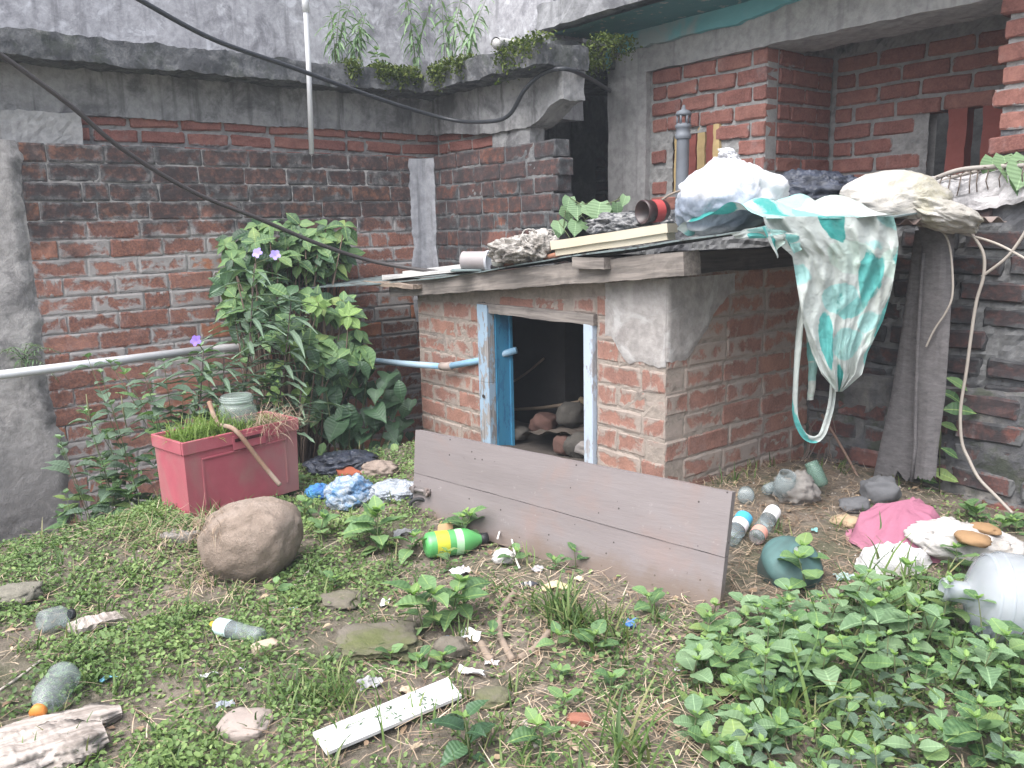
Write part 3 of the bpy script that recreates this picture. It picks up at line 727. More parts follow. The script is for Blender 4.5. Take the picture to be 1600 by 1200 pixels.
for v0, v1, off_ in ((0.0, .488, 0.0), (.494, 1.0, .0015)):
    m = MB(); n = 24
    def wav(u, v): return .0035 * N1(u * 3, v * 2, v0) + off_
    def vv(u, c): return v0 + (v1 - v0) * c + (.004 * N1(u * 25, 3 + v0 * 9) + .002 * N1(u * 90, 1)) * (1 if c > .5 else -1)
    m.grid(lambda u, c: DB(u, vv(u, c), .014 + wav(u, c)), n * 2, 6)
    t = MB(); t.grid(lambda u, c: DB(u, vv(u, c), -.014), n * 2, 1); m.add(t.v, [tuple(reversed(f)) for f in t.f])
    for c in (0, 1): m.grid(lambda u, k: DB(u, vv(u, c), -.014 + k * (.028 + wav(u, c))), n * 2, 1)
    for u in (0, 1): m.grid(lambda c, k: DB(u, vv(u, c), -.014 + k * (.028 + wav(u, c))), 6, 1)
    m.build('plank', M_door, door)
m = MB()
for u0 in (.16, .82): 
    m.grid(lambda a, k: DB(u0 + .07 * a, .06 + .88 * k, -.040), 1, 4); m.grid(lambda a, k: DB(u0 + .07 * a, .06 + .88 * k, -.014), 1, 4)
    for a in (0, 1): m.grid(lambda k, c: DB(u0 + .07 * a, .06 + .88 * k, -.014 - .026 * c), 4, 1)
m.build('batten', M_door, door)
M_iron = mat_plain('dull_iron', (.20, .18, .175), .55, .35, 30, .3, dirt=(.16, .09, .06), Metallic=.5)
m = MB()
e1, e2 = DB(-.006, .30, .024), DB(.075, .315, .024)
m.tube([e1, e2], .0085, 10); Mp = frame(DB(.035, .305, .0165), e2 - e1, bN)
m.box((-.048, -.016, -.002), (.05, .016, .004), Mp, .001); 
for k in (-.036, .036): m.box((k - .009, -.014, 0), (k + .009, .014, .019), Mp, .003)
m.tube([DB(.068, .312, .028), DB(.068, .262, .036)], .0055, 8)
m.build('bolt', M_iron, door, smooth=True)

# ------------------------------------------------------------------ pipes and cables
M_white = mat_plain('white_pvc', (.72, .72, .74), .38, .12, 8, .05, dirt=(.45, .44, .42), dirt_amt=.4, spec=.45)
M_bluepipe = mat_plain('blue_pvc', (.22, .38, .52), .45, .15, 8, .05, dirt=(.42, .50, .56), dirt_amt=.6)
M_joint = mat_plain('brown_joint', (.33, .27, .24), .6, .25, 20, .1)
M_cable = mat_plain('black_cable', (.030, .032, .038), .45, .2, 20, .05, spec=.5)
M_greyp = mat_plain('grey_pvc', (.17, .185, .21), .5, .25, 9, .1, dirt=(.09, .09, .10))
th = thing('water_pipe', 'pale blue plastic water pipe with brown elbow entering the hut beside the door', 'pipe', (-1.4, -.1, .5))
pe = on(697, 573, 1, -.055); p0 = on(562, 561, 1, -.12); p1 = on(752, 563, 1, .0)
m = MB(); m.tube([p0, p0.lerp(pe, .5) + Vector((0, 0, -.004)), pe], .0185, 14); m.build('pipe_run', M_bluepipe, th, smooth=True)
m = MB(); m.tube([pe, p1, p1 + (p1 - pe) * .5 + Vector((.03, .09, .03))], .0185, 14); m.build('pipe_run', M_bluepipe, th, smooth=True)
m = MB(); d0 = (pe - p0).normalized(); d1 = (p1 - pe).normalized()
m.tube([pe - d0 * .045, pe - d0 * .012, pe + d1 * .012, pe + d1 * .045], .024, 14); m.build('elbow', M_joint, th, smooth=True)
m = MB(); m.tube([p0 - d0 * .02, p0 + d0 * .012], .025, 14); m.build('collar', mat_plain('tan_collar', (.45, .36, .25), .6), th, smooth=True)
a = on(0, 586, 0, -2.35); b_ = on(330, 545, 0, -2.48); c_ = on(468, 533, 0, -2.52)
th = thing('plastic_pipe', 'long white plastic pipe running level along the left brick wall', 'pipe', tuple(a))
a0 = a + (a - b_) * 1.3
m = MB(); m.tube([a0, a, b_], .0225, 14); m.build('pipe_run', M_white, th, smooth=True)
m = MB(); m.tube([b_, b_.lerp(c_, .5) + Vector((0, 0, -.004)), c_], .021, 14); m.build('pipe_run', mat_plain('dull_pipe', (.34, .33, .33), .5, .25, 8), th, smooth=True)
m = MB(); m.tube([c_, c_ + (c_ - b_).normalized() * .05], .028, 14); m.build('end_cap', mat_plain('cap_tan', (.36, .29, .24), .6), th, smooth=True)
t0, t1, t2 = on(477, 0, 0, -2.57), on(482, 95, 0, -2.575), on(487, 240, 0, -2.66)
th = thing('drain_pipe', 'thin white plastic downpipe with a socket joint crossing the concrete ledge', 'pipe', tuple(t2))
m = MB(); m.tube([t0 + (t0 - t1) * 1.5, t0, t1, t2], .016, 12); m.build('pipe_run', M_white, th, smooth=True)
m = MB(); k0 = t0.lerp(t1, -.2); k1 = t0.lerp(t1, .2); m.tube([k0, k1], .021, 12); m.build('socket', M_white, th, smooth=True)
for nm in (0,):
    th = thing('vent_pipe', 'grey plastic vent pipe with slotted cowl standing before the brick vent', 'pipe', (-1.15, 1.4, 1.1))
    B0 = Vector((-1.155, 1.42, .9)); ax = Vector((.01, 0, 1)).normalized()
    m = MB(); m.lathe([(.038, 0), (.038, .80)], 18, M=zframe(B0, ax)); m.build('pipe_run', M_greyp, th, smooth=True)
    m = MB(); m.lathe([(.045, .79), (.049, .80), (.049, .815), (.043, .82), (.043, .85), (.048, .855), (.048, .87), (.042, .875), (.040, .88), (.0, .88)], 18, M=zframe(B0, ax))
    for k in range(6):
        w_ = k * PI / 3; m.box((-.006, -.006, .875), (.006, .006, .935), M=zframe(B0, ax) @ Matrix.Translation((.036 * math.cos(w_), .036 * math.sin(w_), 0)))
    m.lathe([(.0, .925), (.044, .925), (.047, .935), (.040, .95), (.012, .962), (.008, .985), (.0, .988)], 18, M=zframe(B0, ax)); m.build('cowl', M_greyp, th, smooth=True)
def cable(name, label, pts, r, mat=M_cable, cat='cable', n=9):
    P_ = [Vector(p) for p in pts]; Q = []
    for i in range(len(P_) - 1):
        a_, b__, c__, d__ = P_[max(i-1, 0)], P_[i], P_[i+1], P_[min(i+2, len(P_)-1)]
        for k in range(8):
            t_ = k / 8
            Q.append(.5 * ((2*b__) + (c__ - a_) * t_ + (2*a_ - 5*b__ + 4*c__ - d__) * t_*t_ + (3*b__ - a_ - 3*c__ + d__) * t_**3))
    Q.append(P_[-1]); m = MB(); m.tube(Q, r, n); o = m.build(name, mat, None, smooth=True)
    if label: tag(o, label, cat)
    return o
cable('power_cable', 'upper thick black cable sagging across the plastered ledge', [on(-160, -190, 0, -1.9), on(120, -55, 0, -2.0), on(210, -5, 0, -2.05), on(330, 60, 0, -2.15), on(450, 103, 0, -2.25), on(600, 157, 0, -2.4), on(700, 186, 0, -2.35), on(760, 190, 1, .55), on(795, 180, 1, .57), on(820, 140, 1, .57), on(850, 114, 1, .62), on(885, 108, 1, .7), on(920, 122, 1, .95), on(950, 140, 1, 1.45), on(952, 142, 1, 1.62)], .0125)
cable('power_cable', 'lower brownish cable running from the left edge down to the hut roof', [on(-420, -120, 0, -1.8), on(-90, 30, 0, -1.9), on(0, 85, 0, -1.95), on(110, 165, 0, -2.0), on(190, 232, 0, -2.05), on(300, 299, 0, -2.1), on(400, 340, 0, -2.1), on(500, 382, 0, -2.1), on(590, 410, 0, -2.05), Vector((-1.72, .05, zroof(-1.72) + .022)), Vector((-1.3, -.02, zroof(-1.3) + .014)), Vector((-1.12, -.03, zroof(-1.12) + .012))], .0115, mat_plain('dark_brown_cable', (.055, .048, .048), .55, .25, 20))

# ------------------------------------------------------------------ shaping helpers for loose things
_ICO = {}
def ico(sub):
    if sub not in _ICO:
        bm = bmesh.new(); bmesh.ops.create_icosphere(bm, subdivisions=sub, radius=1.0); bm.verts.index_update()
        _ICO[sub] = ([v.co.copy() for v in bm.verts], [[v.index for v in f.verts] for f in bm.faces]); bm.free()
    return _ICO[sub]
def blob(mb, c, rad, rot=None, seed=0.0, amp=.15, freq=1.6, crease=0.0, cfreq=4.0, floor=None, sub=4, power=1.0, shape=None, pit=0.0):
    """a lump: sphere scaled to rad, swollen by low noise, folded by sharp creases, flattened on what carries it"""
    vs, fs = ico(sub); out = []
    R = rot.to_3x3() if rot is not None else Matrix.Identity(3)
    o = Vector((seed * 3.7, seed * 1.3, -seed * 2.1))
    for v in vs:
        k = 1 + amp * noise.noise(v * freq + o) + amp * .4 * noise.noise(v * freq * 2.7 + o)
        if pit: k += pit * noise.noise(v * 6 + o) + pit * .5 * noise.noise(v * 15 + o) - pit * 2.2 * max(0, noise.noise(v * 3.3 - o) - .42)
        if crease:
            q = v * cfreq + o + noise.noise_vector(v * 2 + o) * .8
            k += crease * (.45 - abs(noise.noise(q)) * 2) + crease * .45 * (.45 - abs(noise.noise(q * 2.1)) * 2)
        p = Vector([math.copysign(abs(v[i]) ** power, v[i]) * rad[i] for i in range(3)]) * k
        if shape: p = shape(p, v)
        p = R @ p + Vector(c)
        if floor is not None:
            f_ = floor(p.x, p.y) if callable(floor) else floor
            if p.z < f_: p.z = f_ + .002 * noise.noise(p * 20)
        out.append(p)
    mb.add(out, fs)
VIEW = Matrix((RIGHT, FWD, UP)).transposed()                  # local x across the view, y away, z up
def fold_mat(name, a, b, rough=.8, scale=9, trans=.0, dirt=None, amt=.5, bump=.4, spec=.2, bscale=40):
    g = G(name); O = g.obj(); c = g.mix(g.step(g.noise(O, scale, 5, .6, .6), .3, .7), a, b)
    if dirt: c = g.mix(g.math('MULTIPLY', g.step(g.noise(O, scale * .6, 6, .7, .8), .48, .68), amt), c, dirt)
    wr = g.math('ABSOLUTE', g.math('SUBTRACT', g.noise(g.map(O, (1, 1, 2.2), rot=(.4, .3, .5)), scale * 1.6, 4, .6, 1.4), .5))
    g.bump(g.math('ADD', g.noise(O, bscale, 5, .7, .5), g.math('MULTIPLY', wr, 3.0)), bump, .010)
    g.set(c, rough, Specular_IOR_Level=spec)
    if trans:
        tr = g.new('ShaderNodeBsdfTranslucent'); g.put(tr.inputs['Color'], c); mx = g.new('ShaderNodeMixShader'); mx.inputs[0].default_value = trans
        g.l.new(g.b.outputs[0], mx.inputs[1]); g.l.new(tr.outputs[0], mx.inputs[2]); g.l.new(mx.outputs[0], g.out.inputs['Surface'])
    return g.m
def rlift(p, d=0.0): return Vector((p.x, p.y, zroof(p.x, p.y) + d))

# ------------------------------------------------------------------ clutter on the hut roof
# white rubbish bag
c = on(1140, 318, 1, .16); s = pxm(c)
g = G('white_bag'); O = g.obj(); z_ = g.xyz(O)[2]; n = g.noise(O, 9, 5, .65, .8)
inside = g.step(g.math('ADD', z_, g.math('MULTIPLY', g.math('SUBTRACT', n, .5), .20)), .20, .12)
inside = g.math('MULTIPLY', g.math('MULTIPLY', inside, g.step(z_, .01, .04)), g.step(g.math('ADD', g.math('MULTIPLY', g.xyz(O)[0], .62), g.math('MULTIPLY', g.xyz(O)[1], .79)), .10, .02))
col = g.mix(inside, (.54, .54, .56), g.ramp(g.noise(O, 34, 5, .75), [(.14, .17, .23), (.36, .40, .47)]))
g.bump(g.noise(g.map(O, (1, 1, .5)), 26, 6, .7, .9), .6, .012); g.set(col, .35, Specular_IOR_Level=.5); M_wbag = g.m
th = thing('rubbish_bag', 'big white plastic rubbish bag knotted at the top on the hut roof', 'plastic bag', (c.x, c.y, zroof(c.x, c.y)))
m = MB()
def bagshape(p, v):
    t_ = sm(.35, 1.0, v.z); p = p.copy(); p.x *= 1 - .30 * t_; p.y *= 1 - .3 * t_
    w_ = math.atan2(v.y, v.x); p *= 1 + .035 * math.sin(w_ * 13 + v.z * 3) * sm(-.2, .8, v.z)
    p.x -= .05 * sm(.1, -.9, v.z)
    return p
blob(m, (0, 0, .140), (80 / s, 74 / s, 60 / s), Matrix(VIEW), 1.3, .15, 1.3, .085, 2.4, floor=None, sub=5, shape=bagshape)
m.v = [(x, y, max(z, zroof(c.x + x, c.y + y) - zroof(c.x, c.y) + .002)) for x, y, z in m.v]
m.build('bag_body', M_wbag, th, smooth=True, M=Matrix.Translation((0, 0, 0)), local=True)
m = MB(); blob(m, RIGHT * -.01 + Vector((0, 0, .305)), (.045, .030, .022), Matrix(VIEW) @ Matrix.Rotation(.35, 3, 'Y'), 2.0, .3, 1.6, .3, 3, sub=4)
m.build('knot', M_wbag, th, smooth=True, local=True)
# black rubbish bag
M_black = fold_mat('black_plastic', (.012, .014, .022), (.035, .042, .065), .3, 12, spec=.6, bump=.7, bscale=22)
def bag(name, label, px, py, w_, h_, yy, mat, seed, crease=.12, cat='plastic bag', dep=.8, amp=.2, cf=3.5, lift=.0, sub=5, power=1.0):
    c = on(px, py, 1, yy) if yy is not None else None
    if c is None: c = roof_pt(px, py + h_ / 2); s = pxm(c); c.z += h_ / 2 / s
    s = pxm(c); m = MB()
    blob(m, c, (w_ / 2 / s, w_ / 2 / s * dep, h_ / 2 / s), Matrix(VIEW), seed, amp, 1.5, crease, cf, floor=lambda x, y: zroof(x, y) + lift, sub=sub, power=power)
    return tag(m.build(name, mat, None, smooth=True), label, cat)
bag('rubbish_bag', 'crumpled black plastic bag slumped between the white bag and the beige sack', 1275, 305, 150, 78, .62, M_black, 2.2, .16, dep=.7)
bag('rubbish_bag', 'small shiny black bag neck poking out behind the white bag', 1225, 295, 62, 42, .78, M_black, 5.1, .20, dep=.7, sub=4, lift=.07)
# beige sack
M_sack = fold_mat('beige_sack', (.30, .28, .25), (.46, .44, .42), .75, 6, dirt=(.24, .22, .14), amt=.7, bump=.5)
th = thing('stuffed_sack', 'stained cream sack lying over the right end of the hut roof', 'sack', tuple(on(1400, 345, 1, .70)))
m = MB(); c = on(1392, 318, 1, .70); s = pxm(c)
blob(m, c, (86 / s, 66 / s, 46 / s), Matrix(VIEW), 3.3, .16, 1.2, .055, 1.5, floor=lambda x, y: 1.19 if x < .78 else 1.15, sub=5)
m.build('sack_body', M_sack, th, smooth=True)
m = MB(); c = on(1473, 336, 1, .74); s = pxm(c)
blob(m, c, (60 / s, 40 / s, 22 / s), Matrix(VIEW) @ Matrix.Rotation(.30, 3, 'Y'), 7.3, .2, 1.3, .12, 1.8, sub=5)
m.build('sack_mouth', M_sack, th, smooth=True)
# cream foam trough
M_cream2 = mat_plain('cream_plastic', (.52, .46, .36), .55, .10, 6, .1, dirt=(.50, .42, .30), dirt_amt=.5)
a, b_ = on(876, 372, 1, -.07), on(1050, 347, 1, .12)
a = rlift(a, .008); b_ = rlift(b_, .010); d = b_ - a
m = MB(); F = frame(a, d); L_ = d.length
m.rough((0, -.05, 0), (L_, .05, .030), res=.05, amp=.003, freq=6, fine=.001, M=F); m.rough((-.012, -.065, .030), (L_ + .01, .06, .068), res=.05, amp=.003, freq=6, fine=.001, M=F)
tag(m.build('plastic_trough', M_cream2), 'long cream plastic strip lying along the hut roof edge', 'plastic strip')
# white tray on the left
a, b_ = rlift(on(612, 428, 1, -.04), .003), rlift(on(765, 424, 1, .0), .006); d = b_ - a
M_trayw = mat_plain('dirty_white', (.60, .59, .58), .5, .15, 7, .1, dirt=(.35, .33, .31))
m = MB(); F = frame(a, d); L_ = d.length
m.box((0, -.07, 0), (L_, .09, .008), F, .002); m.box((0, .08, .008), (L_, .092, .045), F, .002); m.box((0, -.07, .008), (.010, .08, .030), F, .002); m.box((L_ - .01, -.07, .008), (L_, .08, .030), F, .002); m.box((.01, -.07, .008), (L_ - .01, -.062, .020), F, .002)
tag(m.build('tray', M_trayw), 'flat off-white tray on the left end of the hut roof', 'tray')
# lying tin
c = roof_pt(745, 413) + Vector((0, 0, .055)); M_tin = mat_plain('grey_tin', (.33, .32, .33), .4, .2, 10, .1, dirt=(.2, .17, .15), Metallic=.4)
th = thing('tin_can', 'grey tin can lying on its side beside the white tray', 'can', tuple(c - Vector((0, 0, .05))))
dirc = (RIGHT * .92 - FWD * .38).normalized(); Mz = zframe(c, dirc)
m = MB(); m.lathe([(.0, -.075), (.049, -.075), (.051, -.070), (.049, -.065), (.049, .06)], 28, M=Mz); m.build('can_body', mat_plain('tin_label', (.30, .27, .27), .5, .2, 10), th, smooth=True)
m = MB(); m.lathe([(.049, .06), (.054, .062), (.054, .072), (.050, .075), (.046, .068), (.0, .066)], 28, M=Mz); m.build('can_rim', mat_plain('rim_grey', (.50, .50, .54), .35, .1, 10), th, smooth=True)
m = MB(); m.box((-.10, -.05, -.052), (.06, .05, -.040), M=frame(c + Vector((-.03, -.02, .0)), RIGHT), ch=.004); m.build('lid_tray', mat_plain('green_grey', (.16, .20, .20), .5), th)
# rags
M_lace = mat_plain('pale_cord', (.46, .43, .40), .9, .4, 30, .3)
M_rag = fold_mat('grey_rag', (.26, .235, .21), (.60, .56, .52), .9, 16, dirt=(.09, .075, .065), amt=.8, bump=.9, bscale=60)
bag('rag_bundle', 'knotted heap of dirty pale rags by the tin can', 812, 386, 92, 44, None, M_rag, 6.1, .17, 'rags', .9, .3, 3.4)
bag('rag_bundle', 'taller twisted rag tuft leaning on the cream strip', 845, 376, 54, 48, None, M_rag, 9.4, .20, 'rags', .9, .35, 3.2)
m = MB(); c = roof_pt(785, 402) + Vector((0, 0, .03)); m.lathe([(.026, 0), (.030, .004), (.026, .05), (.0, .052)], 16, M=zframe(c, (RIGHT * -.8 - FWD * .6 + UP * .1))); m.lathe([(.026, 0), (.022, .002), (.020, .045), (.0, .046)], 16, M=zframe(c, (RIGHT * -.8 - FWD * .6 + UP * .1)))
tag(m.build('cup', mat_plain('pale_cup', (.50, .50, .47), .5), None, True), 'small pale cup lying at the foot of the rags', 'cup')
hp = [on(808, 398, 1, .02), on(788, 403, 1, -.05), on(778, 412, 1, -.10), on(786, 418, 1, -.12), on(810, 413, 1, -.11), on(845, 402, 1, -.09), on(874, 394, 1, -.05)]
cable('hose', 'bent orange-brown rubber hose at the roof edge below the rags', [roof_pt(x, y) + Vector((0, 0, .013)) for x, y in [(812, 400), (792, 403), (780, 410), (786, 416), (810, 412), (845, 403), (876, 394)]], .0115, mat_plain('orange_hose', (.36, .17, .11), .6, .2, 10), 'hose')
rr = random.Random(31)
for lab, (cx_, cy_, w_, h_) in (('tangle of pale cord and lace draped over the knotted rags', (812, 384, 44, 20)), ('loops of pale cord on top of the taller rag tuft', (846, 366, 26, 20))):
    m = MB(); base = roof_pt(cx_, 400); s = pxm(base)
    for k in range(16):
        q = base + RIGHT * rr.uniform(-1, 1) * w_ / s - FWD * rr.uniform(-.02, .05) + Vector((0, 0, (400 - cy_) / s + rr.uniform(-.5, 1) * h_ / s * .6)); Q = []
        a0_, cr = rr.uniform(0, 6), rr.uniform(.012, .035)
        for j in range(9):
            w__ = a0_ + j * .55; Q.append(q + RIGHT * math.cos(w__) * cr + UP * math.sin(w__) * cr * .8 + FWD * (.012 * math.sin(j * 1.3) + .01))
        m.tube(Q, rr.uniform(.0022, .0042), 5)
    tag(m.build('cord_tangle', M_lace, None, True), lab, 'cord', kind='stuff')
# dark jar lying, netting, stick
c = on(1022, 330, 1, .30); th = thing('dark_jar', 'dark brown jar lying open end outwards near the white bag', 'jar', tuple(c - Vector((0, 0, .05))))
Mz = zframe(c, (RIGHT * .85 + FWD * .5 + UP * .05)); M_djar = mat_plain('dark_brown', (.045, .025, .025), .35, .3, 10, .1, spec=.5)
m = MB(); m.lathe([(.052, -.07), (.055, -.068), (.055, -.05), (.050, -.045), (.050, .05), (.04, .065), (.0, .066)], 24, M=Mz); m.lathe([(.052, -.07), (.046, -.068), (.044, .04), (.0, .045)], 24, M=Mz); m.build('jar_body', M_djar, th, smooth=True)
m = MB(); m.lathe([(.0515, -.02), (.0515, .03)], 24, M=Mz); m.build('red_label', mat_plain('red_print', (.38, .06, .06), .5, .4, 14), th, smooth=True)
bag('net_bag', 'crumpled black and white netting heaped beside the dark jar', 982, 354, 130, 40, .38, fold_mat('net', (.035, .04, .05), (.45, .44, .43), .7, 34, bump=.9), 4.7, .16, 'netting', .8, .3, 3.5)
cable('stick', 'thin dry stick leaning from the roof towards the vent pipe', [rlift(on(985, 338, 1, .40), .02), on(1035, 312, 1, .55), on(1085, 293, 1, .62)], .0055, mat_plain('dry_twig', (.22, .18, .15), .9), 'stick', 6)
# branches heaped over the old wall
M_twig = mat_plain('grey_twig', (.30, .27, .245), .9, .3, 25, .3)
for k, (pts, lab) in enumerate([([(1447, 285), (1490, 268), (1530, 262), (1610, 258)], 'uppermost grey branch lying along the cement capping'), ([(1440, 296), (1480, 280), (1525, 268), (1570, 263)], 'middle grey branch of the bundle on the cement capping'), ([(1452, 300), (1500, 290), (1560, 274), (1605, 270)], 'lowest grey branch of the bundle on the cement capping')]):
    cable('branch', lab, [on(x, y, 1, YW - .02 + .05 * k) for x, y in pts], [.010, .008, .007][k], M_twig, 'branch', 6)

# ------------------------------------------------------------------ hanging leaf-print cloth
EA, EB = Vector((.46, -.085, 1.17)), Vector((.70, .56, 1.185))
ed = (EB - EA); ed.z = 0; ed.normalize(); en = Vector((ed.y, -ed.x, 0))
def onedge(px, py, d=0.0):
    r = ray(px, py); q = EA + en * (.02 + d); return CAM + r * ((q - CAM).dot(en) / r.dot(en))
g = G('leaf_print'); uv = g.new('ShaderNodeUVMap').outputs[0]
wrp = g.noise(uv, 14, 3, .6)
v1 = g.voro(g.map(uv, (6.0, 3.0, 1), (.15, .35, 0), (0, 0, .45)), 1.0); v2 = g.voro(g.map(uv, (3.4, 6.4, 1), (.3, .7, 0), (0, 0, -.5)), 1.0)
d1 = g.math('ADD', v1.outputs['Distance'], g.math('MULTIPLY', g.math('SUBTRACT', wrp, .5), .22)); d2 = g.math('ADD', v2.outputs['Distance'], g.math('MULTIPLY', g.math('SUBTRACT', wrp, .5), .22))
base = g.mix(g.noise(uv, 9, 5, .65), (.38, .42, .395), (.52, .545, .525))
base = g.mix(g.step(d2, .50, .46), base, g.ramp(g.xyz(v2.outputs['Color'])[0], [(.30, .50, .48), (.20, .45, .43), (.46, .55, .50), (.28, .36, .20)], mode='CONSTANT'))
base = g.mix(g.step(d1, .42, .38), base, g.ramp(g.xyz(v1.outputs['Color'])[1], [(.05, .28, .26), (.10, .36, .34), (.22, .30, .16), (.16, .42, .40), (.32, .50, .48)], mode='CONSTANT'))
base = g.mix(g.math('MULTIPLY', g.step(g.noise(uv, 4, 6, .7), .5, .7), .25), base, (.40, .38, .30))
g.bump(g.noise(uv, 16, 6, .7, 1.2), .9, .012); g.set(base, .85, Specular_IOR_Level=.15)
tr = g.new('ShaderNodeBsdfTranslucent'); g.put(tr.inputs['Color'], base); mx = g.new('ShaderNodeMixShader'); mx.inputs[0].default_value = .15
g.l.new(g.b.outputs[0], mx.inputs[1]); g.l.new(tr.outputs[0], mx.inputs[2]); g.l.new(mx.outputs[0], g.out.inputs['Surface'])
M_print = g.m
def lerp_rows(rows, py):
    for (y0, a0, b0), (y1, a1, b1) in zip(rows, rows[1:]):
        if py <= y1:
            t_ = (py - y0) / (y1 - y0); return a0 + (a1 - a0) * t_, b0 + (b1 - b0) * t_
    return rows[-1][1:]
def set_uv(o, nu, nv, sx=1.0, sy=1.0, ox=0.0, oy=0.0):
    me = o.data; lay = me.uv_layers.new(name='UVMap'); w_ = nu + 1
    uvs = [((vi % w_) / nu * sx + ox, (vi // w_) / nv * sy + oy) for vi in (l.vertex_index for l in me.loops)]
    lay.data.foreach_set('uv', [q for p in uvs for q in p])
cloth = thing('printed_cloth', 'white cloth with teal and green leaf print hanging off the hut roof corner', 'cloth', tuple(EA))
rows = [(338, 1192, 1396), (352, 1196, 1400), (380, 1215, 1404), (400, 1238, 1402), (450, 1246, 1394), (500, 1254, 1380), (550, 1268, 1356), (585, 1284, 1347), (600, 1297, 1330), (612, 1306, 1316)]
NU, NV = 60, 90
def CL(u, v):
    py = 338 + 274 * v; a_, b__ = lerp_rows(rows, py); px = a_ + (b__ - a_) * u
    w1 = u * 11 + 3 * N1(v * 1.6, u * 2, 1) + v * 2.2; fold = .030 * (1 - 2 * abs(N1(w1 * .55, v * .9, 3))) + .012 * (1 - 2 * abs(N1(u * 7 - v * 2.5, v * 2.2 + u * 2, 7))) + .006 * (1 - 2 * abs(N1(u * 5 + v * 7, v * 4 - u * 5, 4))) + .02 * N1(u * 3, v * 3, 2) - .02
    d = .030 + fold + .035 * sm(.6, .0, abs(u - .15)) * v
    return onedge(px, py, d)
m = MB(); m.grid(CL, NU, NV); o = m.build('hanging_piece', M_print, cloth, smooth=True); set_uv(o, NU, NV, .62, .78)
# the part that lies bunched on the roof
def CT(u, v):
    px = 1196 + (1398 - 1196) * u; e = onedge(px, 341, .045 + .010 * math.sin(u * 17))
    q = e - en * (.40 * v + .05 * sm(0, .1, v)) - ed * .10 * v
    h = .105 * math.sin(min(1, v * 1.9) * PI * .5) * (1 - .75 * v) + .030 * N1(u * 5, v * 5, 8) * sm(0, .2, v) + .012 * math.sin(u * 21 + v * 8) * sm(0, .2, v)
    zr = max(zroof(q.x, q.y), 1.19 if q.y > .3 else 0) + .008
    return Vector((q.x, q.y, max(zr, e.z * (1 - v) + zr * v + h)))
m = MB(); m.grid(CT, 60, 26); o = m.build('bunched_top', M_print, cloth, smooth=True); set_uv(o, 60, 26, .62, .4, .3, .9)
for k, pts in enumerate([[(1140, 364), (1196, 352), (1208, 372), (1150, 373)], [(1188, 354), (1232, 362), (1226, 372), (1212, 404)], [(1220, 362), (1252, 366), (1254, 384), (1240, 402)]]):
    Q = [onedge(x, y, .055 + .012 * k) for x, y in pts]
    def FL(u, v):
        p = Q[0] * (1 - u) * (1 - v) + Q[1] * u * (1 - v) + Q[3] * (1 - u) * v + Q[2] * u * v
        return p + en * (.012 * math.sin(u * 9 + k) + .010 * N1(u * 3, v * 3, k))
    m = MB(); m.grid(FL, 14, 12); o = m.build('flap', M_print, cloth, smooth=True); set_uv(o, 14, 12, .3, .3, .2 * k, .3 + .25 * k)
def ribbon(name, pts, wid, mat, par, off=.02, nseg=6, uvo=(0, 0), tw=0.0):
    Pp = [onedge(x, y, off) for x, y in pts]; Q = []
    for i in range(len(Pp) - 1):
        a_, b__, c__, d__ = Pp[max(i-1, 0)], Pp[i], Pp[i+1], Pp[min(i+2, len(Pp)-1)]
        for k in range(nseg):
            t_ = k / nseg; Q.append(.5 * ((2*b__) + (c__ - a_) * t_ + (2*a_ - 5*b__ + 4*c__ - d__) * t_*t_ + (3*b__ - a_ - 3*c__ + d__) * t_**3))
    Q.append(Pp[-1]); n_ = len(Q) - 1
    def RB(u, v):
        i = min(n_, int(round(v * n_))); T = (Q[min(i+1, n_)] - Q[max(i-1, 0)]).normalized()
        sdv = T.cross(en).normalized(); sdv = (sdv * math.cos(tw * v) + en * math.sin(tw * v))
        ww = wid[0] + (wid[1] - wid[0]) * v
        return Q[i] + sdv * ww * (u - .5) + en * (.004 * math.sin(u * PI * 2) + .006 * N1(u * 3, v * 9))
    m = MB(); m.grid(RB, 6, n_); o = m.build(name, mat, par, smooth=True); set_uv(o, 6, n_, .05, .8, *uvo); return o
ribbon('strap', [(1262, 430), (1251, 500), (1245, 570), (1242, 640), (1252, 674), (1270, 687), (1286, 676), (1296, 645), (1302, 600), (1303, 560)], (.030, .024), M_print, cloth, .01, uvo=(.1, .2), tw=.5)
ribbon('strip', [(1268, 440), (1268, 520), (1270, 580), (1266, 625)], (.06, .04), M_print, cloth, -.012, uvo=(.5, .5), tw=.3)

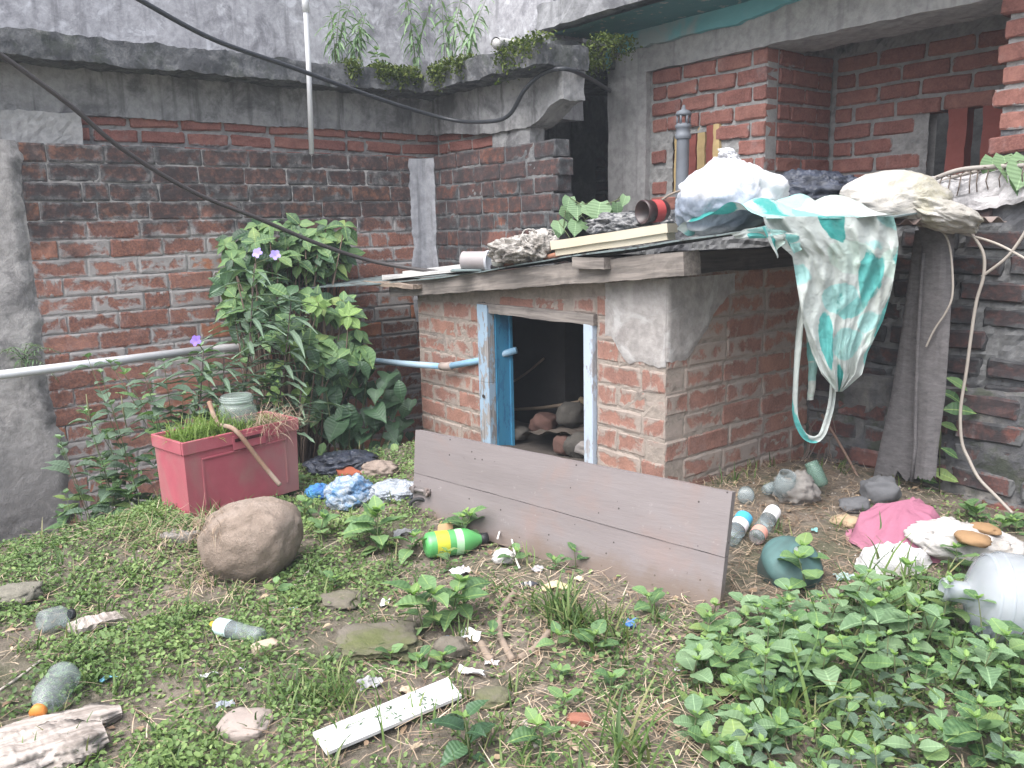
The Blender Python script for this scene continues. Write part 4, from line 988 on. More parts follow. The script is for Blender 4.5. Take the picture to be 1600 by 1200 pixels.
# ------------------------------------------------------------------ hanging sacking
g = G('sacking'); O = g.obj()
wx = g.new('ShaderNodeTexWave', bands_direction='Z'); g.put(wx.inputs['Vector'], O); wx.inputs['Scale'].default_value = 90; wx.inputs['Distortion'].default_value = 2
n = g.noise(g.map(O, (1, 1, 2.5)), 25, 6, .75)
cc = g.ramp(g.math('ADD', g.math('MULTIPLY', n, .75), g.math('MULTIPLY', wx.outputs['Fac'], .25)), [(.085, .080, .082), (.20, .188, .19), (.32, .30, .305)], [.25, .55, .85])
g.bump(g.math('ADD', n, wx.outputs['Fac']), .7, .006); g.set(cc, .95, Specular_IOR_Level=.1); M_burlap = g.m
th = thing('hanging_sack', 'old grey woven sacking hanging down from the roof corner against the dark wall', 'sacking', tuple(on(1440, 745, 1, .88)))
def sheet(rows, yy, py0, py1, seed, thick=.022, nu=22, nv=70, rag=.0):
    m = MB()
    def Pf(u, v, k):
        pe_ = py1 + rag * (N1(u * 6, seed) + .6 * N1(u * 19, seed))
        py = py0 + (pe_ - py0) * v; a_, b__ = lerp_rows(rows, min(py, py1)); px = a_ + (b__ - a_) * u
        bulge = thick * math.sin(u * PI) ** .5
        yv = yy - (bulge if k == 0 else -.2 * bulge) + .012 * N1(u * 2 + seed, v * 3) + .003 * N1(u * 11, v * 6, seed) + .0015 * N1(u * 40, v * 90, seed)
        return on(px, py, 1, yv)
    m.grid(lambda u, v: Pf(u, v, 0), nu, nv); t = MB(); t.grid(lambda u, v: Pf(u, v, 1), nu, nv); m.add(t.v, [tuple(reversed(f)) for f in t.f])
    return m
sheet([(352, 1434, 1493), (400, 1443, 1490), (520, 1434, 1484), (620, 1430, 1477), (700, 1427, 1466), (752, 1424, 1462)], .84, 352, 748, 3, rag=10).build('front_fold', M_burlap, th, smooth=True)
sheet([(360, 1430, 1470), (400, 1424, 1452), (520, 1408, 1444), (620, 1392, 1438), (700, 1374, 1434), (752, 1363, 1432)], .885, 360, 745, 8, rag=12).build('back_fold', M_burlap, th, smooth=True)
m = MB(); sp = [on(x, y, 1, .825) for x, y in [(1444, 395), (1440, 440), (1435, 520), (1432, 600), (1430, 700), (1424, 752)]]; m.tube(sp, .008, 6); m.build('seam', M_burlap, th, smooth=True)

# ------------------------------------------------------------------ dry vines and roots at the right
M_vine = mat_plain('pale_vine', (.36, .32, .28), .85, .25, 30, .2)
VY = .93
for lab, pts, r in [('pale dry vine hanging down the dark wall to the ground', [(1508, 352), (1535, 392), (1537, 430), (1526, 470), (1518, 520), (1510, 580), (1501, 640), (1503, 690), (1515, 720), (1530, 748), (1556, 775), (1582, 802)], .0068),
                    ('pale dry vine arching up to the right frame edge', [(1534, 432), (1570, 405), (1592, 378), (1612, 345)], .006),
                    ('straight dry stem crossing the dark wall at roof height', [(1468, 356), (1508, 366), (1560, 382), (1615, 412)], .0055),
                    ('thin pale stem looping down over the hanging sacking', [(1432, 352), (1466, 358), (1482, 378), (1488, 420), (1488, 462), (1478, 488), (1460, 515), (1447, 542)], .0045)]:
    cable('dry_vine', lab, [on(x, y, 1, VY if 'sacking' not in lab else .80) for x, y in pts], r, M_vine, 'vine', 6)
cable('stick', 'brown stick leaning from the hut corner down to the grey stone', [on(1284, 648, 1, .95), on(1310, 690, 1, .90), on(1335, 735, 1, .84), on(1354, 772, 1, .80)], .006, mat_plain('brown_stick', (.20, .13, .10), .9), 'stick', 6)
m = MB(); rr = random.Random(5)
for k in range(14):
    x0 = 1268 + rr.uniform(-6, 40); y0 = rr.uniform(640, 720); p = on(x0, y0, 1, .98 + rr.uniform(-.06, .05)); Q = [p]
    for j in range(4): p = p + Vector((rr.uniform(-.02, .035), rr.uniform(-.05, .0), -rr.uniform(.03, .08))); Q.append(Vector((p.x, p.y, max(p.z, .05))))
    m.tube(Q, rr.uniform(.0018, .0035), 5)
tag(m.build('dry_roots', mat_plain('dark_roots', (.13, .10, .085), .9), None), 'tangle of thin dry roots in the gap behind the hut corner', 'roots', kind='stuff')

# ------------------------------------------------------------------ red crate with soil, jar, stick and boulder
M_red = mat_plain('red_plastic', (.40, .092, .12), .55, .3, 9, .25, dirt=(.30, .16, .15), dirt_amt=.85)
A = Vector((-1.10, -1.66, 0)); Bc = Vector((-1.205, -1.125, 0)); ex = (Bc - A).normalized(); Lc = (Bc - A).length
Mc = frame(Vector((A.x, A.y, gz(A.x, A.y) - .015)), ex); Wc, Hc = .25, .335   # local x along the front, y to the back, z up
crate = thing('red_crate', 'faded red plastic crate filled with soil and grass beside the boulder', 'crate', tuple(A))
def TB(u, w_, t_, ins=0.0):                                  # tapered side: u along, w across, t up
    k = .007 * (1 - t_); return Vector((k + ins + (Lc - 2 * k - 2 * ins) * u, k + ins + (Wc - 2 * k - 2 * ins) * w_, Hc * t_))
m = MB()
for ins, fl in ((0, 0), (.012, 1)):
    t = MB()
    for P_ in (lambda u, v: TB(u, 0, v, ins), lambda u, v: TB(1, u, v, ins), lambda u, v: TB(1 - u, 1, v, ins), lambda u, v: TB(0, 1 - u, v, ins)): t.grid(P_, 6, 6)
    m.add(t.v, [tuple(reversed(f)) for f in t.f] if fl else t.f)
t = MB(); t.grid(lambda u, v: TB(u, v, 0), 1, 1); m.add(t.v, t.f)
m.build('crate_body', M_red, crate, M=Mc)
m = MB()
for (a_, b__) in (((-.006, -.008, Hc - .05), (Lc + .006, .004, Hc + .004)), ((-.006, Wc - .004, Hc - .05), (Lc + .006, Wc + .008, Hc + .004)), ((-.008, .0045, Hc - .05), (.004, Wc - .0045, Hc + .004)), ((Lc - .004, .0045, Hc - .05), (Lc + .008, Wc - .0045, Hc + .004))): m.box(a_, b__, ch=.003)
m.build('rim', M_red, crate, M=Mc)
m = MB(); e_ = .004
for (a_, b__) in (((.075, -e_, Hc * .74), (Lc - .06, .010, Hc * .765)), ((.075, -e_ + .004, .05), (.085, .012, Hc * .74)), ((Lc - .07, -e_ + .004, .05), (Lc - .06, .012, Hc * .74)), ((.215, -.012, Hc - .075), (.375, -.0085, Hc - .012))): m.box(a_, b__, ch=.002)
m.build('panel_ribs', M_red, crate, M=Mc)
m = MB(); m.box((.225, -.0155, Hc - .040), (.36, -.0125, Hc - .026), ch=.001); m.build('handle_slot', mat_plain('slot_dark', (.05, .01, .012), .8), crate, M=Mc)
m = MB(); m.grid(lambda u, v: TB(u, v, .90, .010) + Vector((0, 0, .035 * math.sin(u * PI) * math.sin(v * PI) + .014 * N1(u * 7, v * 7))), 20, 16)
M_soil2 = mat_plain('potting_soil', (.07, .06, .04), .95, .4, 30, .6, dirt=(.07, .09, .03), dirt_amt=.9)
m.build('soil', M_soil2, crate, M=Mc, smooth=True)
def crate_pt(u, v, dz=0): return Mc @ (TB(u, v, .90, .010) + Vector((0, 0, .035 * math.sin(u * PI) * math.sin(v * PI) + dz)))
# glass jar on the soil
jp = crate_pt(.64, .62, -.02); M_glass = mat_clear('old_glass', (.62, .68, .64), .16, .12)
th = thing('glass_jar', 'upturned clear glass jar standing on the soil in the red crate', 'glass jar', tuple(jp))
m = MB(); m.lathe([(.072, 0), (.080, .02), (.083, .05), (.083, .09), (.074, .105), (.066, .11), (.066, .116), (.070, .119), (.070, .126), (.066, .129), (.066, .136), (.070, .14), (.068, .147), (.055, .15), (.0, .151)], 32, M=Matrix.Translation(jp)); m.build('jar_body', M_glass, th, smooth=True)
m = MB(); m.lathe([(.0665, .100), (.0665, .150)], 32, M=Matrix.Translation(jp)); m.lathe([(.071, .126), (.0735, .1275), (.071, .129)], 32, M=Matrix.Translation(jp)); m.lathe([(.071, .137), (.0735, .1385), (.071, .14)], 32, M=Matrix.Translation(jp)); m.build('screw_thread', mat_clear('thread_glass', (.75, .80, .78), .3, .15), th, smooth=True)
cable('stick', 'bare forked stick leaning out of the red crate onto the boulder', [crate_pt(.42, .75, .12), crate_pt(.40, .4, .03), Mc @ Vector((Lc * .42, -.02, Hc + .012)), Mc @ Vector((Lc * .55, -.07, Hc * .62)), Mc @ Vector((Lc * .66, -.12, Hc * .27))], [.0105] * 33, mat_plain('barky_stick', (.26, .16, .11), .9, .35, 30, .4, dirt=(.42, .36, .31)), 'stick', 7)
# boulder
bp = gpt(388, 905); s = pxm(bp)
M_bould = mat_plain('tan_boulder', (.255, .195, .158), .88, .2, 9, .4, dirt=(.13, .105, .09), dirt_amt=.8)
g = G('boulder_stone'); O = g.obj(); zb = g.xyz(O)[2]
n1 = g.noise(O, 7, 7, .72, .6); n2 = g.noise(O, 38, 6, .75); n3 = g.noise(O, 160, 4, .7)
cc = g.ramp(n1, [(.15, .115, .09), (.27, .212, .172), (.36, .295, .25)], [.28, .5, .74])
cc = g.mix(g.math('MULTIPLY', g.step(n2, .54, .66), .55), cc, (.16, .125, .10))
cc = g.mix(g.math('MULTIPLY', g.step(n3, .60, .70), .5), cc, (.42, .36, .31))
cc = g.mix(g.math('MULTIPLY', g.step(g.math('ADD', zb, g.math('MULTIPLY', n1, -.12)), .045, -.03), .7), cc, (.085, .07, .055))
g.bump(g.math('ADD', g.math('MULTIPLY', n2, 1.0), g.math('MULTIPLY', n3, .5)), .9, .012); g.set(cc, .92, Specular_IOR_Level=.15); M_bould = g.m
m = MB()
def bshape(p, v):
    p = p.copy(); p.z += .012 * sm(.1, .8, v.x); return p
blob(m, bp + Vector((0, 0, .108)) + FWD * .08, (77 / s, .16, 68 / s), Matrix(VIEW) @ Matrix.Rotation(.04, 3, 'Y'), 2.9, .13, 1.1, sub=5, power=.93, shape=bshape, pit=.022)
tag(m.build('boulder', M_bould, None, smooth=True), 'large smooth tan boulder lying in front of the red crate', 'boulder')

# ------------------------------------------------------------------ bottles, jars and other litter on the ground
M_pet = mat_clear('clear_pet', (.70, .75, .76), .15, .12)
M_dark = mat_plain('black_plastic_cap', (.02, .02, .022), .45, .2, 20)
def lay(pa, pb, r, lift=0.0):
    """matrix with z along the ground from pixel pa (base) to pb (mouth), axis r above the ground"""
    a_ = gpt(*pa); b__ = gpt(*pb); a_.z += r + lift; b__.z += r * .8 + lift
    return zframe(a_, b__ - a_), (b__ - a_).length
def pet(name, label, pa, pb, r, mat, capmat, wrap=None, lift=0.0, cat='bottle', wob=.05, waist=True):
    M, L = lay(pa, pb, r, lift); th = thing(name, label, cat, tuple(M.translation - Vector((0, 0, r))))
    pr = [(0, .006), (r * .55, 0), (r * .92, .008), (r, .02)]
    pr += ([(r * .97, L * .2), (r * .9, L * .28), (r * .97, L * .33), (r * .9, L * .4), (r, L * .46)] if waist else [(r, L * .3)])
    pr += [(r, L * .60), (r * .92, L * .68), (r * .68, L * .78), (r * .42, L * .86), (r * .36, L * .90)]
    m = MB(); m.lathe(pr, 22, M=M, wob=wob, seed=r * 91 + L); m.build('bottle_body', mat, th, smooth=True)
    m = MB(); m.lathe([(r * .36, L * .885), (r * .46, L * .90), (r * .46, L), (0, L)], 16, M=M); m.build('cap', capmat, th, smooth=True)
    if wrap:
        for mt, u0, u1 in wrap: m = MB(); m.lathe([(r * 1.015, L * u0), (r * 1.015, L * u1)], 22, M=M, wob=wob, seed=r * 91 + L); m.build('wrapper', mt, th, smooth=True)
    return th
M_orange = mat_plain('orange_cap', (.60, .22, .05), .45, .1, 20); M_yel = mat_plain('yellow_cap', (.45, .32, .05), .5, .1, 20)
pet('plastic_bottle', 'clear ribbed plastic bottle with orange cap on the bare soil at lower left', (108, 1072), (60, 1135), .043, M_pet, M_orange)
pet('plastic_bottle', 'stubby clear bottle with dark cap half sunk in the green cover', (64, 990), (116, 972), .036, M_pet, M_dark, waist=False)
pet('plastic_bottle', 'clear bottle with pale label and yellowish cap lying in the small weeds', (412, 1008), (332, 986), .026, M_pet, M_yel, [(mat_plain('pale_blue_label', (.50, .62, .62), .5), .62, .86)])
M_greenp = mat_plain('green_pet', (.09, .33, .10), .3, .15, 8, .1, spec=.6)
pet('plastic_bottle', 'bright green plastic bottle with black cap and yellow print by the door', (664, 872), (762, 856), .048, M_greenp, M_dark, [(mat_plain('yellow_print', (.50, .50, .05), .5, .5, 22), .16, .36), (mat_plain('white_green_print', (.40, .66, .38), .5, .4, 26), .46, .58)], waist=False)
pet('drink_bottle', 'clear bottle with blue and white label beside the door end', (1140, 862), (1166, 818), .033, M_pet, M_pet, [(mat_plain('blue_label', (.07, .36, .55), .5, .15, 9), .62, .84), (mat_plain('white_label', (.68, .68, .70), .5, .2, 25), .38, .61)], lift=.01, waist=False)
pet('drink_bottle', 'clear bottle with white and orange label lying on the dry straw', (1180, 858), (1212, 806), .030, M_pet, M_pet, [(mat_plain('white_label2', (.70, .70, .70), .5, .2, 30), .60, .85), (mat_plain('salmon_label', (.62, .30, .24), .5, .2, 25), .06, .2)], lift=.01, waist=False)
pet('small_bottle', 'tiny dark glass bottle with white rings near the dry roots', (812, 921), (842, 916), .012, mat_plain('dark_glass', (.06, .06, .07), .25, .2, 20, spec=.6), M_dark, [(mat_plain('white_ring', (.6, .6, .6), .4), .25, .35), (mat_plain('white_ring2', (.6, .6, .6), .4), .5, .58)], wob=0)
def jar(label, px, py, r, h, d, mat=None):
    p = gpt(px, py); M = zframe(p + Vector((0, 0, r * 1.0)), d); th = thing('glass_jar', label, 'glass jar', tuple(p))
    m = MB(); m.lathe([(0, .004), (r * .8, 0), (r, .012), (r, h * .7), (r * .85, h * .82), (r * .85, h), (r * .78, h), (r * .78, h * .83), (r * .92, h * .68), (r * .92, .015), (0, .012)], 22, M=M); m.build('jar_body', mat or M_pet, th, smooth=True)
    m = MB(); m.lathe([(r * .86, h * .86), (r * .90, h * .88), (r * .86, h * .90)], 22, M=M); m.build('rim_ring', mat or M_pet, th, smooth=True)
toc = (RIGHT * -.3 - FWD + UP * .15)
jar('round glass jar showing its base, nearest the door on the straw heap', 1165, 790, .034, .09, -toc)
jar('smallest glass jar sunk in straw behind the round one', 1194, 776, .024, .07, RIGHT * .8 + FWD * .4 + UP * .2)
jar('dusty glass jar leaning against the grey lump of rubble', 1220, 785, .040, .10, UP * .9 - FWD * .4 + RIGHT * .1)
jar('greenish glass jar between the rubble lump and the dry roots', 1283, 772, .033, .11, UP * .8 + FWD * .3 - RIGHT * .3, mat_clear('greenish_glass', (.45, .60, .52), .2))
# teal pot
p = gpt(1240, 912); s = pxm(p); M_tealpot = mat_plain('teal_enamel', (.105, .22, .215), .6, .3, 9, .3, dirt=(.05, .075, .07), dirt_amt=.85, spec=.25)
axp = (UP * .80 - FWD * .58 + RIGHT * .10).normalized(); r = 47 / s
th = thing('teal_pot', 'dented round teal pot with a small knob lying among the weeds', 'pot', tuple(p))
Mp = zframe(p + Vector((0, 0, r * .55)) + FWD * .03, axp)
m = MB(); m.lathe([(r * .80, -.11), (r * .94, -.07), (r, -.01), (r * .985, .012)], 40, M=Mp, wob=.02); m.lathe([(r * .72, -.108), (r * .93, .0)], 40, M=Mp, wob=.02); m.lathe([(r * .80, -.11), (r * .82, -.115), (r * .72, -.108)], 40, M=Mp, wob=.02); m.build('pot_side', mat_plain('dark_teal', (.06, .13, .13), .5, .3, 9, .1, dirt=(.10, .08, .07)), th, smooth=True)
m = MB(); m.lathe([(r * 1.02, .004), (r * 1.03, .012), (r * .985, .020), (r * .94, .030), (r * .80, .040), (r * .5, .049), (r * .25, .053), (0, .054)], 40, M=Mp, wob=.02); m.build('pot_dome', M_tealpot, th, smooth=True)
m = MB(); m.lathe([(.011, .062), (.011, .078), (.015, .080), (.015, .088), (.0, .090)], 14, M=Mp @ Matrix.Translation((.0, .01, -.014))); m.build('knob', mat_plain('grey_knob', (.20, .23, .22), .5), th, smooth=True)
# water jug
p = gpt(1568, 1003); s = pxm(p); r = .128
Mj = zframe(p + Vector((0, 0, r + .004)), (RIGHT * -.97 + FWD * .18 + UP * .10))
M_jug = mat_clear('frosted_jug', (.60, .63, .66), .34, .25)
th = thing('water_jug', 'large cloudy plastic water dispenser jug lying on its side at the right edge', 'water jug', tuple(p))
pr = [(0, -.30), (r * .85, -.30), (r, -.28), (r, -.20), (r * .95, -.19), (r * .95, -.175), (r, -.165), (r, .02), (r * .98, .035), (r * .93, .055), (r * .80, .078), (r * .55, .096), (r * .34, .104), (r * .26, .112)]
m = MB(); m.lathe(pr, 44, M=Mj, wob=.015); m.build('jug_body', M_jug, th, smooth=True)
m = MB(); m.lathe([(r * .26, .110), (r * .24, .125), (r * .24, .160), (r * .265, .163), (r * .265, .172), (r * .24, .175), (r * .20, .176), (r * .20, .12)], 26, M=Mj); m.build('jug_neck', M_jug, th, smooth=True)
m = MB(); m.lathe([(r * .99, .028), (r * 1.01, .031), (r * .98, .036)], 44, M=Mj, wob=.015); m.lathe([(r * .93, .058), (r * .935, .062), (r * .90, .066)], 44, M=Mj, wob=.015); m.build('jug_ring', M_jug, th, smooth=True)
# stones
M_root0 = mat_plain('hut_stick', (.24, .18, .13), .9, .3, 22, .5)
def stone(name, label, px, py, w_, h_, mat, seed, dep=.8, amp=.25, freq=1.5, power=.85, sub=4, cat='stone', yaw=0.0, rough=.0, sink=.25, tilt=0.0):
    p = gpt(px, py); s = pxm(p); m = MB(); rx, rz = w_ / 2 / s, h_ / 2 / s
    blob(m, p + Vector((0, 0, rz * (1 - sink))) + FWD * rx * dep * .5, (rx, rx * dep, rz), Matrix(VIEW) @ Matrix.Rotation(yaw, 3, 'Z') @ Matrix.Rotation(tilt, 3, 'Y'), seed, amp, freq, crease=rough, cfreq=5, sub=sub, power=power, pit=.05)
    return tag(m.build(name, mat, None, smooth=True), label, cat)
M_gstone = mat_plain('grey_stone', (.12, .12, .125), .85, .3, 14, .5); M_rub = mat_plain('rubble_lump', (.26, .24, .22), .95, .3, 22, .8)
M_moss = mat_plain('mossy_stone', (.15, .13, .105), .95, .4, 16, .9, dirt=(.095, .105, .04), dirt_amt=.95)
M_darkst = mat_plain('wet_dark_stone', (.055, .055, .058), .6, .3, 14, .35)
stone('rubble', 'rough grey lump of old concrete against the hut corner', 1247, 788, 66, 52, M_rub, 3.1, .8, .3, 2.2, .9, rough=.12, cat='rubble')
stone('stone', 'smooth dark grey stone under the hanging sacking', 1380, 788, 58, 46, M_gstone, 6.2)
stone('stone', 'low dark stone in front of the grey one beside the pink cloth', 1338, 802, 46, 24, M_gstone, 8.8)
stone('mossy_slab', 'flat mossy stone slab with a dark hollow under its left end', 592, 1024, 140, 32, M_moss, 2.4, .8, .30, 1.5, .72, tilt=.06, sink=.55, rough=.05, sub=5)
stone('mossy_stone', 'rounded mossy stone right of the mossy slab', 705, 1030, 56, 34, M_moss, 4.9, .8)
stone('mossy_stone', 'mossy stone above the end of the white board', 772, 1106, 60, 26, M_moss, 7.7, .8)
stone('mossy_stone', 'low mossy clod behind the mossy slab under small weeds', 530, 948, 70, 20, M_moss, 9.3, .8, .35, sink=.6, rough=.06)
stone('stone', 'pitted grey stone at the left edge behind the small weeds', 18, 946, 74, 30, mat_plain('pitted_stone', (.20, .185, .15), .95, .5, 30, .9), 5.5, .8, .2, 2, .8, rough=.08)
stone('stone_slab', 'pale stone edge showing under the grassy hump beside the crate', 278, 852, 60, 26, M_rub, 4.1, .7, .3, 1.5, .75, sink=.6, rough=.06)
stone('broken_brick', 'orange brick fragment lying beneath the weeds below the leaning door', 905, 1133, 40, 16, mat_plain('orange_brick', (.26, .11, .075), .9, .3, 16, .5), 2.7, .6, .15, 1.4, .6, cat='brick piece')
stone('broken_brick', 'pale buff brick fragment beside the yellow-capped bottle', 414, 1022, 42, 20, mat_plain('buff_brick', (.42, .33, .25), .9, .25, 16, .4), 3.9, .6, .12, 1.4, .55, cat='brick piece', yaw=.5)
stone('rubble', 'pinkish slab of broken plaster lying flat among weeds at lower left', 378, 1150, 80, 30, mat_plain('pink_plaster', (.32, .265, .235), .95, .25, 14, .6), 6.6, .9, .2, 1.6, .6, rough=.06, cat='rubble', sink=.6)
for k, (lab, x, y, w_, h_) in enumerate([('broken red brick on the hut floor behind the door opening', -.85, .62, .24, .11), ('grey rubble lump on the hut floor near the right jamb', -.60, .50, .22, .16), ('pale stone lying on the earth inside the hut doorway', -.66, .16, .14, .08), ('rubble heap end at the back of the hut', -.55, .80, .30, .30)]):
    m = MB(); blob(m, (x, y, .06 + h_ * .42), (w_ / 2, w_ * .42, h_ / 2), None, 3 + k, .2, 1.6, .08, 5, sub=3, power=.75)
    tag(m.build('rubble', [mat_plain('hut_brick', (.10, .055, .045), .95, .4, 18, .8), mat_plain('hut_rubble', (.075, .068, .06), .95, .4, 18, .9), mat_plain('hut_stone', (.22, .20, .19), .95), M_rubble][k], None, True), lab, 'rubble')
cable('bamboo', 'pale bamboo cane lying inside the dark hut', [(-1.75, .55, .22), (-1.2, .62, .19), (-.55, .70, .14)], .022, mat_wood('bamboo', (.42, .33, .20), (.26, .19, .12), axis=0), 'cane', 8)
M_hred = mat_plain('dark_hut_brick', (.10, .055, .045), .95, .4, 18, .8); M_hgrey = mat_plain('dark_hut_rubble', (.075, .068, .06), .95, .4, 18, .9); M_hpale = mat_plain('dusty_stone', (.26, .24, .225), .95, .3, 18, .7)  # brick and rubble for the hut interior, in a darkened base colour
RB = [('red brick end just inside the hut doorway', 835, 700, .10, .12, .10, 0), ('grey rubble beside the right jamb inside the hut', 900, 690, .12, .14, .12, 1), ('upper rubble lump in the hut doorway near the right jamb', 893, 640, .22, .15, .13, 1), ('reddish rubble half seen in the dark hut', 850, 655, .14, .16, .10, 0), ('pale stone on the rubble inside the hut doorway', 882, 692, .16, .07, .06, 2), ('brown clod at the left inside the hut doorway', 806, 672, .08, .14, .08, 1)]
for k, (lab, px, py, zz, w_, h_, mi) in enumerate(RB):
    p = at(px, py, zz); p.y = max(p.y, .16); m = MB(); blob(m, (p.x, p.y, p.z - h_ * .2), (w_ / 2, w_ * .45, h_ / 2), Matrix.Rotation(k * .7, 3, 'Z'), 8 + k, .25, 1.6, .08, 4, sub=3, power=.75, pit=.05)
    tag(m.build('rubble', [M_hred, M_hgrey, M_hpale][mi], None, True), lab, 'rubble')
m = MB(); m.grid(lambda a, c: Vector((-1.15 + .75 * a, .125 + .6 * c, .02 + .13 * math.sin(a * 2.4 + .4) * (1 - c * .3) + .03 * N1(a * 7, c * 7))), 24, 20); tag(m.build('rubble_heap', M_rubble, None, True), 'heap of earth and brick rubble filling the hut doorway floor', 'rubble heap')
for k, (x0, y0, x1, y1, lab) in enumerate([(790, 640, 905, 628, 'upper bare stick lying across the dark hut'), (795, 600, 850, 560, 'thin stick leaning at the back of the hut')]):
    cable('stick', lab, [on(x0, y0, 1, .42), on((x0 + x1) / 2, (y0 + y1) / 2 + 3, 1, .44), on(x1, y1, 1, .46)], .010 - .003 * k, M_root0, 'stick', 6)
# white board with leaf print
q = [gpt(490, 1162, .03), gpt(700, 1077, .035), gpt(722, 1103, .030), gpt(512, 1189, .022)]
th = thing('white_board', 'white board strip with small green leaf prints lying on the soil', 'board', tuple(q[0]))
nb = (q[1] - q[0]).cross(q[3] - q[0]).normalized(); nb = nb if nb.z > 0 else -nb
m = MB(); m.add([v for v in q] + [v - nb * .009 for v in q], [(0, 3, 2, 1), (4, 5, 6, 7), (0, 1, 5, 4), (1, 2, 6, 5), (2, 3, 7, 6), (3, 0, 4, 7)])
m.build('board', mat_plain('white_laminate', (.60, .59, .59), .4, .06, 6, .05, dirt=(.60, .56, .52), dirt_amt=.4), th)
M_prg = mat_plain('print_green', (.12, .16, .11), .6)
def bpt(u, v): return q[0] * (1 - u) * (1 - v) + q[1] * u * (1 - v) + q[3] * (1 - u) * v + q[2] * u * v + nb * .0015
for (u, v, n_) in [(.50, .45, 6), (.52, .8, 4), (.75, .40, 6), (.72, .72, 4), (.79, .85, 3), (.30, .40, 2)]:
    m = MB()
    for k in range(n_):
        w_ = k * 2 * PI / n_ + u * 9; d_ = .012; c_ = bpt(u + .016 * math.cos(w_), v + .16 * math.sin(w_)); t1 = ((q[1] - q[0]).normalized() * math.cos(w_) + (q[3] - q[0]).normalized() * math.sin(w_)); t2 = nb.cross(t1)
        m.add([c_ - t1 * .009, c_ + t2 * .0035, c_ + t1 * .009, c_ - t2 * .0035], [(0, 1, 2, 3)])
    m.build('leaf_print', M_prg, th)['kind'] = 'stuff'
# rotten pale log at lower left
M_log = mat_wood('bleached_wood', (.50, .44, .40), (.20, .165, .14), axis=0, scale=1.0, bump=1.0)
for k, (pa, pb, r, lab) in enumerate([((-40, 1225), (165, 1160), .052, 'front bleached rotten log cut by the lower left corner'), ((-30, 1170), (190, 1118), .030, 'thinner bleached log behind, below the orange-capped bottle')]):
    a_, b__ = gpt(*pa), gpt(*pb); M = frame(a_ + Vector((0, 0, r * .5)), b__ - a_); L = (b__ - a_).length; m = MB()
    nn = 46
    def LG(u, v):
        w_ = v * 2 * PI; rr_ = r * (1 + .35 * N1(u * 3.5, math.cos(w_) * 1.2, math.sin(w_) * 1.2 + k) + .34 * (abs(N1(u * 2.6, math.cos(w_) * 4, math.sin(w_) * 4)) * 2 - .5) + .12 * N1(u * 30, w_ * 4)) * (1 - .5 * sm(.82, 1.0, u + .10 * N1(math.cos(w_) * 3, math.sin(w_) * 3, 5)))
        return Vector((L * u, rr_ * 1.5 * math.cos(w_), rr_ * .62 * math.sin(w_)))
    m.grid(LG, 70, 40); tag(m.build('log', M_log, None, True, M=M), lab, 'log')
m = MB(); a_, b__ = gpt(112, 992), gpt(188, 970); M = frame(a_ + Vector((0, 0, .012)), b__ - a_); L = (b__ - a_).length
m.rough((0, -.03, -.01), (L, .03, .016), res=.012, amp=.012, freq=14, fine=.006, M=M); tag(m.build('wood_scrap', M_log), 'splintered flat wood scrap right of the stubby clear bottle', 'wood scrap')
# dead roots in the middle
M_root = mat_plain('dead_root', (.26, .20, .155), .9, .3, 22, .5)
for lab, pts, r in [('left curved dead root on the bare earth', [(806, 928), (786, 955), (780, 990), (789, 1014), (801, 1035)], .011), ('right dead root joining the curved one in a V', [(858, 992), (838, 1016), (812, 1033)], .011), ('short thick dead root below the white scraps', [(752, 1010), (762, 1030), (770, 1036)], .012), ('long twig sloping beside the boulder', [(455, 922), (480, 898), (500, 876)], .006), ('dry split twig above the white board end', [(820, 1130), (830, 1150), (838, 1170)], .006), ('pale straight straw stem on the bare earth at left', [(0, 1080), (30, 1060), (66, 1032)], .004), ('thin twig lying across the mossy slab', [(578, 1020), (620, 1018), (655, 1012)], .004)]:
    cable('dead_root' if 'root' in lab else 'twig', lab, [gpt(x, y, r * .8) for x, y in pts], r, M_root if 'root' in lab else M_vine, 'root' if 'root' in lab else 'twig', 7)
